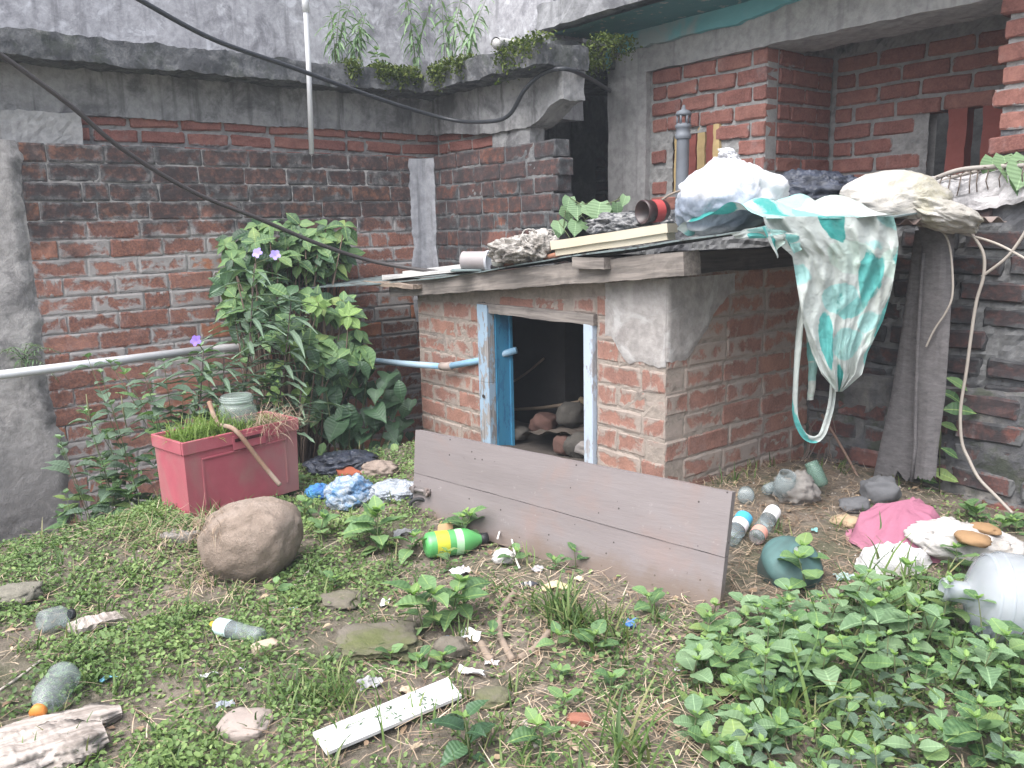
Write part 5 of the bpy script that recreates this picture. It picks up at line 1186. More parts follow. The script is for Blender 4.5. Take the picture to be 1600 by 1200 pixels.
# cloths and sacks at the right
def draped(name, label, px, py, w_, h_, mat, seed, cat='cloth', dep=.9, crease=.16, amp=.22, sub=5, cf=2.6, yaw=0.0, power=1.0, flat=1.0, tilt=0.0):
    p = gpt(px, py); s = pxm(p); m = MB()
    blob(m, p + Vector((0, 0, h_ * .26 / s)) + FWD * w_ / 2 / s * dep * .4, (w_ / 2 / s, w_ / 2 / s * dep, h_ / 2 / s), Matrix(VIEW) @ Matrix.Rotation(yaw, 3, 'Z') @ Matrix.Rotation(tilt, 3, 'Y'), seed, amp, 1.5, crease, cf, floor=lambda x, y: gz(x, y) + .003, sub=sub, power=power)
    return tag(m.build(name, mat, None, True), label, cat)
def thrown(name, label, px, py, wx_, wy_, h_, mat, seed, yaw=0.0, cat='cloth', A_=.05, B_=.02, peak=(0, 0), res=70, f_=9.0):
    """a cloth dropped over a low mound: folds run down from its peak, edges lie on the ground"""
    c_ = gpt(px, py); ca, sa = math.cos(yaw), math.sin(yaw); m = MB()
    def TP(a_, b__):
        u, v_ = a_ * 2 - 1, b__ * 2 - 1
        mx_ = max(abs(u), abs(v_)); ln_ = math.hypot(u, v_)
        if ln_ > 1e-6: k = (mx_ / ln_) ** .55; u *= k; v_ *= k
        th_ = math.atan2(v_, u); rho = min(1.0, math.hypot(u, v_)); o_ = 1 + .22 * N1(math.cos(th_) * 1.6 + seed, math.sin(th_) * 1.6, seed)
        x, y = u * wx_ * o_, v_ * wy_ * o_; q = RIGHT * (x * ca - y * sa) + FWD * (x * sa + y * ca); X_, Y_ = c_.x + q.x, c_.y + q.y
        pu, pv = u - peak[0], v_ - peak[1]; pr_ = math.hypot(pu, pv); pa_ = math.atan2(pv, pu)
        hh = h_ * max(0, 1 - pr_ ** 1.6 / 1.4)
        rf = 1 - 2 * abs(N1(math.cos(pa_) * 2.4 + seed, math.sin(pa_) * 2.4, pr_ * .7)); rf2 = 1 - 2 * abs(N1(x * f_ + seed, y * f_ * 1.6, 3))
        z = hh + A_ * min(1, pr_ * 1.6) * rf + B_ * rf2
        return Vector((X_, Y_, gz(X_, Y_) + .004 + max(.003 * (1 + N1(x * 40, y * 40)), z * (1 - sm(.86, 1.0, rho) * .85))))
    m.grid(TP, res, res); return tag(m.build(name, mat, None, True), label, cat)
thrown('pink_cloth', 'faded pink cloth crumpled over a mound below the hanging sacking', 1412, 852, .19, .15, .125, fold_mat('pink', (.28, .105, .155), (.37, .155, .215), .85, 5, dirt=(.28, .11, .15), bump=.35), 3.4, .2, A_=.016, B_=.022, peak=(.15, .25), f_=5.5)
thrown('white_rag', 'crumpled white plastic sheet below the pink cloth', 1394, 888, .13, .075, .055, fold_mat('white_sheet', (.38, .37, .365), (.52, .51, .51), .6, 9, dirt=(.40, .36, .30), bump=.5), 5.2, A_=.015, B_=.024, f_=13)
th = thing('torn_sack', 'torn white sack with brown cardboard showing, right of the pink cloth', 'sack', tuple(gpt(1530, 890)))
p = gpt(1535, 892); s = pxm(p); M_tsack = fold_mat('torn_white', (.34, .32, .30), (.48, .455, .44), .8, 8, dirt=(.36, .30, .24), bump=.5); m = MB()
blob(m, p + Vector((0, 0, .055)) + FWD * .10, (92 / s, .10, 34 / s), Matrix(VIEW) @ Matrix.Rotation(.18, 3, 'Y'), 8.1, .16, 1.4, .12, 1.9, floor=lambda x, y: gz(x, y) + .003, sub=5); m.build('sack_body', M_tsack, th, smooth=True)
m = MB(); 
for (x, y, w_, h_, se) in ((1520, 842, 42, 13, 3.0), (1540, 826, 34, 10, 6.0)):
    c_ = at(x, y, .125); blob(m, c_, (w_ / s / 1.6, .05, h_ / s / 1.3), Matrix(VIEW) @ Matrix.Rotation(.12, 3, 'Y'), se, .2, 1.5, .12, 4, sub=3)
m.build('cardboard', mat_plain('cardboard', (.27, .165, .085), .9, .25, 10, .3), th, smooth=True)
m = MB(); blob(m, at(1476, 838, .09), (34 / s, .05, 28 / s), Matrix(VIEW) @ Matrix.Rotation(-.5, 3, 'Y'), 4.4, .2, 1.4, .14, 3, sub=4); m.build('sack_mouth', M_tsack, th, smooth=True)
draped('torn_paper', 'tan torn cardboard scrap at the left of the pink cloth', 1325, 822, 44, 18, mat_plain('tan_paper', (.42, .31, .20), .9), 9.9, 'scrap', crease=.3, sub=3)
# plastic litter by the crate
M_film = fold_mat('clear_film', (.30, .33, .37), (.52, .55, .60), .22, 20, spec=.7, bump=.9, bscale=30)
M_bluefilm = fold_mat('blue_film', (.03, .12, .40), (.10, .35, .62), .3, 16, spec=.6, bump=.8)
draped('plastic_bag', 'clear and blue plastic wrapper right of the red crate', 545, 790, 78, 56, fold_mat('film_mix', (.08, .22, .42), (.54, .57, .61), .25, 22, spec=.7, bump=.9, bscale=30), 2.0, 'plastic bag', crease=.2, sub=5, cf=2.6)
draped('plastic_bag', 'deep blue plastic scrap against the red crate', 497, 780, 40, 30, M_bluefilm, 5.0, 'plastic bag', crease=.2, sub=4, cf=2.4)
draped('plastic_bag', 'flattened clear plastic sheet tucked behind the leaning door', 618, 780, 84, 30, M_film, 7.0, 'plastic bag', crease=.2, sub=5, cf=2.6)
draped('plastic_sheet', 'torn black plastic sheet under the dark bush', 535, 742, 110, 40, M_black, 6.0, 'plastic sheet', crease=.2, sub=5, cf=2.2)
draped('rag', 'rust-red rag lying on the black plastic sheet', 545, 748, 46, 20, mat_plain('rust_rag', (.30, .085, .045), .8, .35, 14), 4.0, 'rag', crease=.3, sub=3)
draped('bark_piece', 'brown crumpled paper between the black sheet and the door', 590, 745, 58, 30, fold_mat('brown_paper', (.20, .155, .13), (.30, .24, .20), .9, 10), 8.0, 'paper', crease=.2, sub=4)
# sandal sole, shoe, loops and small scraps
p = gpt(695, 842); th = thing('sandal_sole', 'tan sandal sole with two dark studs behind the green bottle', 'sandal', tuple(p)); m = MB()
Ms = frame(p, RIGHT, (UP * .8 - FWD * .6)); prof = [(-.028, -.02), (-.020, -.034), (.018, -.036), (.030, -.02), (.030, .02), (.018, .040), (-.016, .040), (-.028, .02)]
m.add([(x, y, 0) for x, y in prof] + [(x, y, .012) for x, y in prof], [tuple(range(7, -1, -1)), tuple(range(8, 16))] + [(k, (k + 1) % 8, 8 + (k + 1) % 8, 8 + k) for k in range(8)], Ms @ Matrix.Translation((0, .03, .0)))
m.build('sole', mat_plain('tan_rubber', (.36, .23, .12), .8, .2, 14, .2), th)
m = MB(); [m.lathe([(.005, .012), (.005, .0145), (0, .015)], 10, M=Ms @ Matrix.Translation((x, .014, 0))) for x in (-.014, .016)]; m.build('stud', mat_plain('stud', (.12, .13, .16), .5), th, True)
draped('canvas_shoe', 'small dirty white shoe against the bottom of the leaning door', 787, 880, 36, 26, fold_mat('dirty_canvas', (.45, .43, .41), (.62, .60, .58), .85, 14, dirt=(.2, .17, .14)), 3.6, 'shoe', crease=.18, sub=4, yaw=-.7)
cable('shoe_lace', 'white lace loop beside the small shoe', [gpt(778, 862, .05), gpt(785, 848, .06), gpt(798, 856, .05), gpt(806, 880, .02), gpt(812, 892, .01)], .004, mat_plain('lace', (.58, .55, .52), .9), 'lace', 6)
m = MB(); c_ = gpt(655, 800, .03); m.tube([c_ + (RIGHT * math.cos(t_) * .035 + UP * math.sin(t_) * .026) for t_ in [k * PI / 10 for k in range(-1, 12)]], .008, 7)
tag(m.build('rubber_loop', mat_plain('black_rubber', (.03, .03, .032), .7), None, True), 'black rubber loop under the bolt of the leaning door', 'rubber loop')
def scrap(label, px, py, w_, mat, seed, asp=.7, name='litter_scrap', cat='scrap', curl=.25):
    p = gpt(px, py, .006); s = pxm(p); L = w_ / s; yaw = seed * 2.3; rr = random.Random(int(seed * 10))
    M = Matrix.Translation(p) @ Matrix.Rotation(yaw, 4, 'Z') @ Matrix.Rotation(rr.uniform(-.25, .25), 4, 'X'); m = MB()
    def SC(u, v):
        e = 1 + .25 * N1(u * 2.5 + seed, v * 2.5)
        return Vector(((u - .5) * L * e, (v - .5) * L * asp * e, curl * L * (N1(u * 2.2, v * 2.2, seed) + .35 * N1(u * 6, v * 6, seed) + .45)))
    m.grid(SC, 9, 9)
    t = MB(); t.grid(lambda u, v: SC(u, v) - Vector((0, 0, .0012)), 9, 9); m.add(t.v, [tuple(reversed(f)) for f in t.f])
    return tag(m.build(name, mat, None, M=M), label, cat)
M_wscrap = mat_plain('white_scrap', (.66, .65, .66), .5, .12, 20, .1); M_bscrap = mat_plain('blue_scrap', (.10, .24, .50), .4, .2, 20, .1); M_gscrap = mat_plain('grey_scrap', (.34, .33, .34), .6, .25, 20, .2); M_tscrap = mat_plain('tan_scrap', (.42, .33, .24), .8, .25, 20, .2)
for lab, x, y, w_, mt, sd_, asp in [
    ('white paper scrap on the bare ground left of the tall weed', 602, 945, 22, M_wscrap, 1.1, .6), ('white crumpled film above the tall weed, near the green bottle', 718, 898, 34, M_wscrap, 2.1, .6),
    ('deep blue scrap beneath the tall weed leaves', 690, 935, 16, M_bscrap, 3.1, .7), ('pale white scrap cluster right of the tall weed', 735, 998, 36, M_wscrap, 4.3, .6),
    ('tiny blue scrap beside the pale cluster', 698, 1000, 12, M_bscrap, 5.2, .7), ('grey triangular tile chip above the white board', 578, 1072, 34, M_gscrap, 6.1, .8),
    ('buff square chip above the white board', 636, 1084, 26, M_tscrap, 7.1, .8), ('white strip lying above the right end of the white board', 738, 1056, 44, M_wscrap, 8.4, .35),
    ('silvery blue wrapper on the dry straw below the door', 985, 978, 28, M_bscrap, 9.1, .7), ('yellowish torn wrapper by the tiny dark bottle', 868, 922, 40, mat_plain('yellow_paper', (.52, .44, .26), .7, .2, 16), 1.7, .5),
    ('small cream scrap standing near the grass tuft', 905, 908, 14, mat_plain('cream_scrap', (.58, .52, .36), .7), 2.9, .9), ('grey-blue crumpled scrap under the door edge', 840, 893, 20, M_gscrap, 3.7, .8),
    ('light blue scrap in the small weeds at left', 170, 1065, 26, mat_plain('cyan_scrap', (.16, .40, .52), .5), 4.6, .5), ('pale blue scrap in the small weeds left of the clod', 458, 954, 14, mat_plain('sky_scrap', (.30, .45, .58), .5), 5.7, .9),
    ('crumpled clear scrap right of the splintered wood', 202, 988, 18, M_film, 6.9, .9), ('white chip by the bare patch in the weeds', 378, 1047, 9, M_wscrap, 7.9, .8),
    ('pale curved peel on the weeds at left', 326, 1060, 26, M_wscrap, 8.8, .3), ('bright red scrap at the lower right corner of the door', 1145, 968, 12, mat_plain('red_scrap', (.55, .03, .03), .5), 9.6, .8),
    ('pale foam scrap behind the green bottle', 632, 838, 34, M_gscrap, 1.9, .6), ('white chip in the clover below the door', 1058, 1050, 10, M_wscrap, 2.4, .8), ('glass shard on the pinkish plaster', 352, 1105, 26, M_film, 3.3, .5),
    ('greyish wood chip by the mossy clod', 655, 925, 44, M_tscrap, 4.8, .3), ('teal chip on the dry straw', 1272, 832, 12, mat_plain('teal_chip', (.20, .42, .40), .5), 6.4, .8), ('torn clear film piece right of the teal pot', 1318, 905, 26, mat_plain('greenish_film', (.34, .46, .44), .35), 5.9, .9),
    ('pale twist of paper below the curved dead root', 768, 1040, 22, M_wscrap, 7.2, .5), ('whitish bark strip on straw near the bottom', 898, 1172, 30, M_tscrap, 8.1, .4)]:
    scrap(lab, x, y, w_, mt, sd_, asp)

# ------------------------------------------------------------------ plants
GRN = [(.050, .105, .045), (.082, .155, .064), (.115, .205, .085), (.160, .255, .108)]
M_lf = mat_leaf('leaf_mid', GRN[:1] + GRN + [GRN[2], GRN[3], (.20, .26, .08)], .25, .5)
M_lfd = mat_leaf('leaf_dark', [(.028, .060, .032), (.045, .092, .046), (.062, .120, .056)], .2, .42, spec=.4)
M_lfp = mat_leaf('leaf_pale', [(.110, .185, .098), (.155, .240, .125), (.205, .290, .165)], .25, .55)
M_lfy = mat_leaf('leaf_young', [(.150, .250, .070), (.210, .320, .095)], .32, .45)
M_lfg = mat_leaf('leaf_grey', [(.085, .130, .088), (.125, .175, .120)], .2, .6)
M_stem = mat_plain('green_stem', (.10, .12, .055), .7, .3, 20, .1); M_bark = mat_plain('brown_stem', (.14, .10, .075), .9, .3, 20, .3)
def leaf_mesh(mat, wid, fold=.25, curl=.25, seed=0, base=0.0, wav=.0):
    """leaf along +x, unit length; wid is the half-width profile"""
    n = len(wid) - 1; V = []; F = []; rr = random.Random(seed)
    for i, w_ in enumerate(wid):
        t_ = i / n; x = t_ - base * 0; z = -curl * t_ * t_ + .25 * curl * t_ + .0; k = wav * math.sin(i * 2.4 + seed)
        if base and i == 0: V += [(-.0, 0, z), (-base, w_, z + fold * w_), (-base, -w_, z + fold * w_)]
        else: V += [(x, 0, z), (x + .02, w_, z + fold * w_ + k), (x + .02, -w_, z + fold * w_ - k)]
    for i in range(n):
        a_, b__ = i * 3, i * 3 + 3
        F += [(a_, b__, b__ + 1, a_ + 1), (a_, a_ + 2, b__ + 2, b__)]
    m = MB(); m.add(V, F); return m.mesh('leaf', mat, True)
OV = [.02, .19, .28, .315, .29, .22, .11, .0]; RD = [.05, .26, .37, .415, .405, .35, .24, .06]; HT = [.30, .46, .50, .46, .36, .24, .11, .0]; LN = [.015, .045, .062, .066, .06, .048, .03, .0]; EL = [.02, .14, .20, .22, .205, .16, .09, .0]
def lset(mat, prof, n=4, fold=.25, curl=.3, base=0.0, wav=.02): return [leaf_mesh(mat, [w_ * (1 + .12 * math.sin(k * 3 + i)) for i, w_ in enumerate(prof)], fold + .1 * k * .5, curl + .12 * (k - 1), k, base, wav) for k in range(n)]
L_ov, L_rd, L_ht, L_ln, L_el = lset(M_lf, OV), lset(M_lf, RD, curl=.15, fold=.15), lset(M_lf, HT, base=.10, curl=.12, fold=.1), lset(M_lfg, LN, curl=.5), lset(M_lf, EL)
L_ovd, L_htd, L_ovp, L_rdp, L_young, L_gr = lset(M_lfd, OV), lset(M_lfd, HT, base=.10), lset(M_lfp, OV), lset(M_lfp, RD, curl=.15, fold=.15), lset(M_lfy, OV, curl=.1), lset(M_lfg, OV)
L_htp = lset(M_lfp, HT, base=.10, curl=.08, fold=.06, wav=.005); L_lnp = lset(M_lfp, [w_ * 1.3 for w_ in LN], curl=.6)
def put_leaf(th, rr, meshes, p, d, up, ln):
    ln *= rr.choice((.7, .85, 1.0, 1.0, 1.1, 1.2))
    """leaf base at p pointing d, face towards up"""
    M = frame(p, d, up); inst('leaf', rr.choice(meshes), th, S(M, ln))
def weed(label, base, h, ln, meshes, seed, group=None, name='weed', cat='weed', nodes=4, stems=1, lean=None, young=L_young, spread=.35, per=2, droop=.1, stem_mat=None, top=True, stem_r=.0028):
    rr = random.Random(seed); base = Vector(base); th = thing(name, label, cat, tuple(base), group=group)
    m = MB()
    for s_ in range(stems):
        w0 = rr.uniform(0, 2 * PI); ld = Vector((math.cos(w0), math.sin(w0), 0)) * spread * (rr.random() * .6 + .4)
        if lean is not None: ld = ld * .6 + Vector(lean)
        hh = h * rr.uniform(.75, 1.1); bs = base + Vector((rr.uniform(-1, 1), rr.uniform(-1, 1), 0)) * .02 * (stems > 1) - Vector((0, 0, .012))
        C_ = lambda t_: bs + Vector((ld.x * t_ ** 1.5 * hh, ld.y * t_ ** 1.5 * hh, hh * t_ * (1 - .15 * ld.length * t_)))
        m.tube([C_(k / 5) for k in range(6)], [stem_r * (1 - .5 * k / 5) for k in range(6)], 5)
        ph = rr.uniform(0, PI)
        for i in range(nodes):
            t_ = .22 + .74 * i / max(1, nodes - 1); c_ = C_(t_); k = i / max(1, nodes - 1)
            size = ln * (.75 + .45 * math.sin(PI * min(1, .25 + .75 * (1 - k)))) * rr.uniform(.82, 1.15) * (.8 if k > .9 else 1)
            for j in range(per):
                a_ = ph + i * PI / 2 + j * 2 * PI / per + rr.uniform(-.3, .3); el = -droop + .55 * k + rr.uniform(-.2, .2)
                d = Vector((math.cos(a_) * math.cos(el), math.sin(a_) * math.cos(el), math.sin(el)))
                put_leaf(th, rr, meshes, c_ + d * .006, d, Vector((rr.uniform(-.25, .25), rr.uniform(-.25, .25), 1)), size)
        if top:
            c_ = C_(1)
            for j in range(3):
                a_ = ph + j * 2.1; d = Vector((math.cos(a_) * .7, math.sin(a_) * .7, .7)); put_leaf(th, rr, young, c_, d, UP, ln * rr.uniform(.32, .5))
    m.build('stem', stem_mat or M_stem, th, smooth=True)
    return th
# -- big shrub behind the crate
rr = random.Random(77)
sb = Vector((-2.20, -.72, gz(-2.20, -.72)))
th = thing('leafy_shrub', 'tall leafy green shrub growing between the left brick wall and the hut', 'shrub', tuple(sb)); st = MB()
tips = []
CL_ = [(455, 372, 85, 24, -2.50, 20), (435, 410, 85, 34, -2.48, 20), (495, 405, 45, 28, -2.50, 12), (395, 465, 45, 45, -2.35, 11), (505, 500, 55, 45, -2.0, 11), (440, 520, 60, 60, -2.2, 9), (520, 560, 45, 35, -1.95, 9), (475, 600, 50, 50, -2.1, 8), (380, 400, 30, 30, -2.3, 4)]
for (px, py, wx_, wy_, xx, n_) in CL_:
    for k in range(int(n_ * 1.4)):
        tips.append(on(px + rr.uniform(-1, 1) * wx_, py + rr.uniform(-1, 1) * wy_, 0, xx + rr.uniform(-.14, .14)))
for tp in tips:
    mid = sb.lerp(tp, .55) + Vector((rr.uniform(-.1, .1), rr.uniform(-.1, .1), .12))
    st.tube([sb + Vector((rr.uniform(-.05, .05), rr.uniform(-.05, .05), 0)), mid, tp], [.009, .006, .003], 5)
    n_ = rr.choice((5, 6, 6, 7)); ph = rr.uniform(0, 6)
    ax_ = Vector((.55, -.40, .6)) + Vector((rr.uniform(-.4, .4), rr.uniform(-.4, .4), rr.uniform(-.2, .3)))
    ax_.normalize(); Z = zframe(tp, ax_)
    yng = tp.x > -2.08 and rr.random() < .35
    for j in range(n_):
        a_ = ph + j * 2 * PI / n_ + rr.uniform(-.3, .3); el = rr.uniform(-.25, .35)
        d = Z.to_3x3() @ Vector((math.cos(a_) * math.cos(el), math.sin(a_) * math.cos(el), math.sin(el))); d.z -= .18
        put_leaf(th, rr, L_young if yng else (L_ov if rr.random() < .7 else L_ovd), tp - ax_ * .02 * (j % 2), d, ax_ + UP * .3, rr.uniform(.085, .125) * (.8 if yng else 1))
st.build('stem', M_bark, th, smooth=True)
# -- shaded plant with big dark leaves left of the hut
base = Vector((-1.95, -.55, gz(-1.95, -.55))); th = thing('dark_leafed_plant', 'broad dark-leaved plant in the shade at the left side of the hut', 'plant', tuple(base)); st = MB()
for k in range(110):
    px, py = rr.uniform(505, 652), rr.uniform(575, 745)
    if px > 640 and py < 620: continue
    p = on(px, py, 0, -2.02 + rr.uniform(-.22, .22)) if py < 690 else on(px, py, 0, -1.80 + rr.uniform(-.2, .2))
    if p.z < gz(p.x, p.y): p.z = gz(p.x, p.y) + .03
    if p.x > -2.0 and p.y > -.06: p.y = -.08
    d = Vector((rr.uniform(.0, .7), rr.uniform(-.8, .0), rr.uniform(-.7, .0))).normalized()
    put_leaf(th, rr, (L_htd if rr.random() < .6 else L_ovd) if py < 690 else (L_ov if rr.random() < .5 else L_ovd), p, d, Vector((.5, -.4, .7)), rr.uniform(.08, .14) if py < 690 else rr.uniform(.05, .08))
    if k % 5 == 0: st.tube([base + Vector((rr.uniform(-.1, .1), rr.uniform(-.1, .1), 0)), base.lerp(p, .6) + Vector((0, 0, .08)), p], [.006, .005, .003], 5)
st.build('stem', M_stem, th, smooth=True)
# -- narrow-leaved plants with violet flowers
M_flower = mat_plain('violet_petal', (.30, .24, .56), .6, .2, 20)
M_flower_dark = mat_plain('deep_violet_petal', (.20, .12, .48), .6, .2, 20)
for k, (px0, py0, px1, py1, xx, fl, lab) in enumerate([(372, 690, 398, 412, -1.78, [(402, 395), (430, 398)], 'tall narrow-leaved plant with two pale violet flowers against the shrub'), (300, 690, 318, 548, -1.72, [(306, 532)], 'narrow-leaved plant with one violet bloom before the white pipe'), (425, 690, 455, 470, -1.75, [], 'narrow-leaved stem without flowers at the shrub edge'), (455, 690, 470, 615, -1.65, [], 'low spiky narrow-leaved tuft right of the glass jar'), (340, 690, 350, 560, -1.72, [], 'thin narrow-leaved stem left of the tall violet-flowered plant')]):
    a_, b__ = on(px0, py0, 0, xx), on(px1, py1, 0, xx - .05); base = Vector((a_.x, a_.y, gz(a_.x, a_.y)))
    th = thing('narrow_leaf_plant', lab, 'plant', tuple(base)); m = MB(); m.tube([base, a_, a_.lerp(b__, .5) + Vector((.01, .01, 0)), b__], [.004, .004, .0035, .003], 5); m.build('stem', mat_plain('dark_stem', (.08, .06, .055), .8), th, smooth=True)
    n_ = int((py0 - py1) / 20)
    for i in range(n_):
        c_ = a_.lerp(b__, .15 + .85 * i / n_); ph = i * 1.57
        for j in range(4):
            w_ = ph + j * 1.57 + rr.uniform(-.3, .3); d = Vector((math.cos(w_), math.sin(w_), rr.uniform(.1, .6)))
            put_leaf(th, rr, L_ln, c_, d, UP, rr.uniform(.15, .26))
    for (fx, fy) in fl:
        c_ = on(fx, fy, 0, xx + .02); m = MB(); fd = (RIGHT * rr.uniform(-.3, .3) - FWD + UP * .5).normalized(); Z = zframe(c_, fd)
        for j in range(5):
            w_ = j * 2 * PI / 5; u = Vector((math.cos(w_), math.sin(w_), 0)); v_ = Vector((-math.sin(w_), math.cos(w_), 0))
            m.add([Vector((0, 0, -.012)), u * .016 + v_ * .012 + Vector((0, 0, .004)), u * .028 + v_ * .006, u * .028 - v_ * .006, u * .016 - v_ * .012 + Vector((0, 0, .004))], [(0, 1, 2, 3, 4)], Z)
        m.build('flower', M_flower if fy < 500 else M_flower_dark, th, smooth=True)
        m = MB(); m.tube([b__, c_ - fd * .012], [.002, .0025], 5); m.build('flower_stalk', M_stem, th, smooth=True)
# -- rough weeds along the drain left of the crate
for k, (px, py, h_, lab) in enumerate([(205, 730, .42, 'weed with seed spike standing left of the crate'), (150, 715, .34, 'leftmost weed with seed spikes by the plastered wall end'), (245, 640, .32, 'grey-green weed behind the left corner of the crate'), (285, 620, .34, 'loose weed behind the crate grass'), (165, 770, .22, 'low broad weed hanging into the drain'), (335, 625, .30, 'weed between the glass jar and the white pipe'), (230, 780, .22, 'weed pressed against the left side of the crate'), (215, 590, .28, 'weed reaching the white pipe near the left wall'), (310, 580, .34, 'tallest weed behind the crate reaching over the white pipe'), (265, 600, .30, 'weed behind the crate below the white pipe'), (120, 760, .2, 'lowest weed at the drain edge by the plaster'), (190, 690, .3, 'weed in the middle of the drain row'), (350, 600, .3, 'weed directly behind the glass jar')]):
    p = on(px, py, 0, -1.78 - .05 * (k % 3)); base = Vector((p.x, p.y, gz(p.x, p.y)))
    hh = max(h_, p.z - base.z + h_ * .55)
    th = weed(lab, base, hh, .085, L_gr if k % 2 else L_ov, 300 + k, 'weeds along the drain', nodes=8, stems=3, spread=.30, young=L_ovp)
    if 'spike' in lab:
        m = MB(); c_ = base + Vector((0, 0, hh)); m.tube([c_ - Vector((0, 0, .05)), c_ + Vector((.01, -.01, .05)), c_ + Vector((.03, -.015, .12))], [.002, .0045, .002], 6); m.build('seed_spike', mat_plain('seed', (.22, .22, .12), .9), th, True)
# -- plants on the concrete ledge
for k, (px, py, h_, lab, kind) in enumerate([(520, 92, .55, 'tall thin weed on the ledge just right of the white downpipe', 0), (590, 95, .24, 'small flowering weed at the middle of the ledge', 1), (650, 92, .75, 'large drooping bamboo-like weed on the ledge', 0), (695, 94, .80, 'largest drooping weed near the ledge corner', 0), (728, 95, .60, 'drooping weed right of the ledge corner', 0), (548, 94, .45, 'second thin weed beside the downpipe on the ledge', 0)]):
    p = on(px, py, 0, -2.85) if px < 700 else on(px, py, 1, .72); base = Vector((p.x, p.y, 2.20))
    weed(lab, base, h_ * .8, .085 if kind == 0 else .065, L_lnp if kind == 0 else L_rdp, 400 + k, 'weeds on the ledge', nodes=11 if kind == 0 else 4, stems=3 if kind == 0 else 2, spread=.35, per=2, droop=.6 if kind == 0 else .1, young=L_lnp if kind == 0 else L_young)
# -- heart-leaved creeper on the roof, leaves by the sacking, at the wall foot and at the right edge
def leaves_at(name, label, cat, spots, ax, v, ln, meshes, root, jitter=.03, face=None):
    th = thing(name, label, cat, tuple(root)); st = MB(); prev = Vector(root)
    for (px, py, k) in spots:
        p = on(px, py, ax, v + rr.uniform(-jitter, jitter)); d = (-UP * .75 + RIGHT * rr.uniform(-.35, .35) - FWD * rr.uniform(.1, .5)) if face is None else face(px, py)
        put_leaf(th, rr, meshes, p, d, -FWD * .75 + UP * .6 + RIGHT * rr.uniform(-.2, .2), ln * k)
        st.tube([prev, prev.lerp(p, .5) + UP * .015, p], [.0028, .0022, .0018], 5); prev = p.lerp(prev, .25)
    st.build('stem', M_stem, th, smooth=True); return th
leaves_at('heart_leaf_vine', 'creeper with round heart-shaped leaves on the rear of the roof by the column', 'vine', [(872, 345, 1), (885, 322, 1.1), (902, 318, 1.15), (918, 320, 1.2), (938, 316, 1.2), (900, 345, 1.1), (915, 347, .9), (952, 322, .7), (964, 316, .8), (978, 306, .8), (873, 355, .8), (925, 332, .9), (890, 308, .8)], 1, .44, .085, L_htp, rlift(on(905, 372, 1, .44), .005))
leaves_at('broad_leaf_plant', 'plant with large oval leaves peeping out right of the hanging sacking', 'plant', [(1468, 612, 1.2), (1472, 640, 1.3), (1468, 662, 1.1), (1470, 700, 1.4), (1455, 735, 1.4), (1428, 745, 1), (1440, 765, 1), (1478, 590, 1.1)], 1, .95, .085, L_el, Vector((.72, .95, .03)), face=lambda x, y: RIGHT * .85 - FWD * .3 + UP * rr.uniform(-.5, .1))
leaves_at('heart_leaf_vine', 'heart-shaped green leaves at the right edge above the cement capping', 'vine', [(1552, 247, 1.2), (1568, 244, 1.3), (1586, 250, 1.4), (1604, 246, 1.2), (1598, 262, 1.0), (1560, 262, .8)], 1, 1.12, .105, L_htp, Vector((.98, 1.2, 1.36)))
for k, (px, py) in enumerate([(1510, 800), (1530, 790), (1552, 805), (1575, 830), (1590, 812), (1560, 838), (1600, 845), (1525, 815)]):
    p = on(px, py + 12, 1, .82 - .05 * (k % 3)); weed(['leftmost', 'second', 'third', 'fourth', 'fifth', 'sixth', 'seventh', 'last'][[0, 2, 3, 5, 6, 4, 7, 1][k]] + ' bright round-leaved weed along the foot of the dark wall', Vector((p.x, p.y, gz(p.x, p.y))), max(.06, p.z - gz(p.x, p.y) + .02), .045, L_rd, 500 + k, 'weeds at the foot of the dark wall', nodes=3, spread=.2, droop=-.1)
# -- fern at the left edge
base = Vector((WA + .03, -1.98, .56)); th = thing('fern', 'pale green fern growing out of the plaster at the left edge', 'fern', tuple(base)); st = MB()
for k in range(7):
    w_ = -.9 + k * .35; tp = base + Vector((.12 + .03 * (k % 2), math.sin(w_) * .17, .09 - .05 * abs(w_) - .16 * (k % 3 == 2))); Q = [base.lerp(tp, t_) + UP * .05 * math.sin(t_ * PI) for t_ in (0, .25, .5, .75, 1)]
    st.tube(Q, .0018, 5)
    for i in range(9):
        t_ = .12 + .1 * i; c_ = base.lerp(tp, t_) + UP * .05 * math.sin(t_ * PI)
        for sgn in (-1, 1):
            d = (tp - base).normalized().cross(UP) * sgn + (tp - base).normalized() * .5; put_leaf(th, rr, L_lnp, c_, d, UP, .055 * (1.1 - t_))
st.build('stem', M_stem, th, smooth=True)
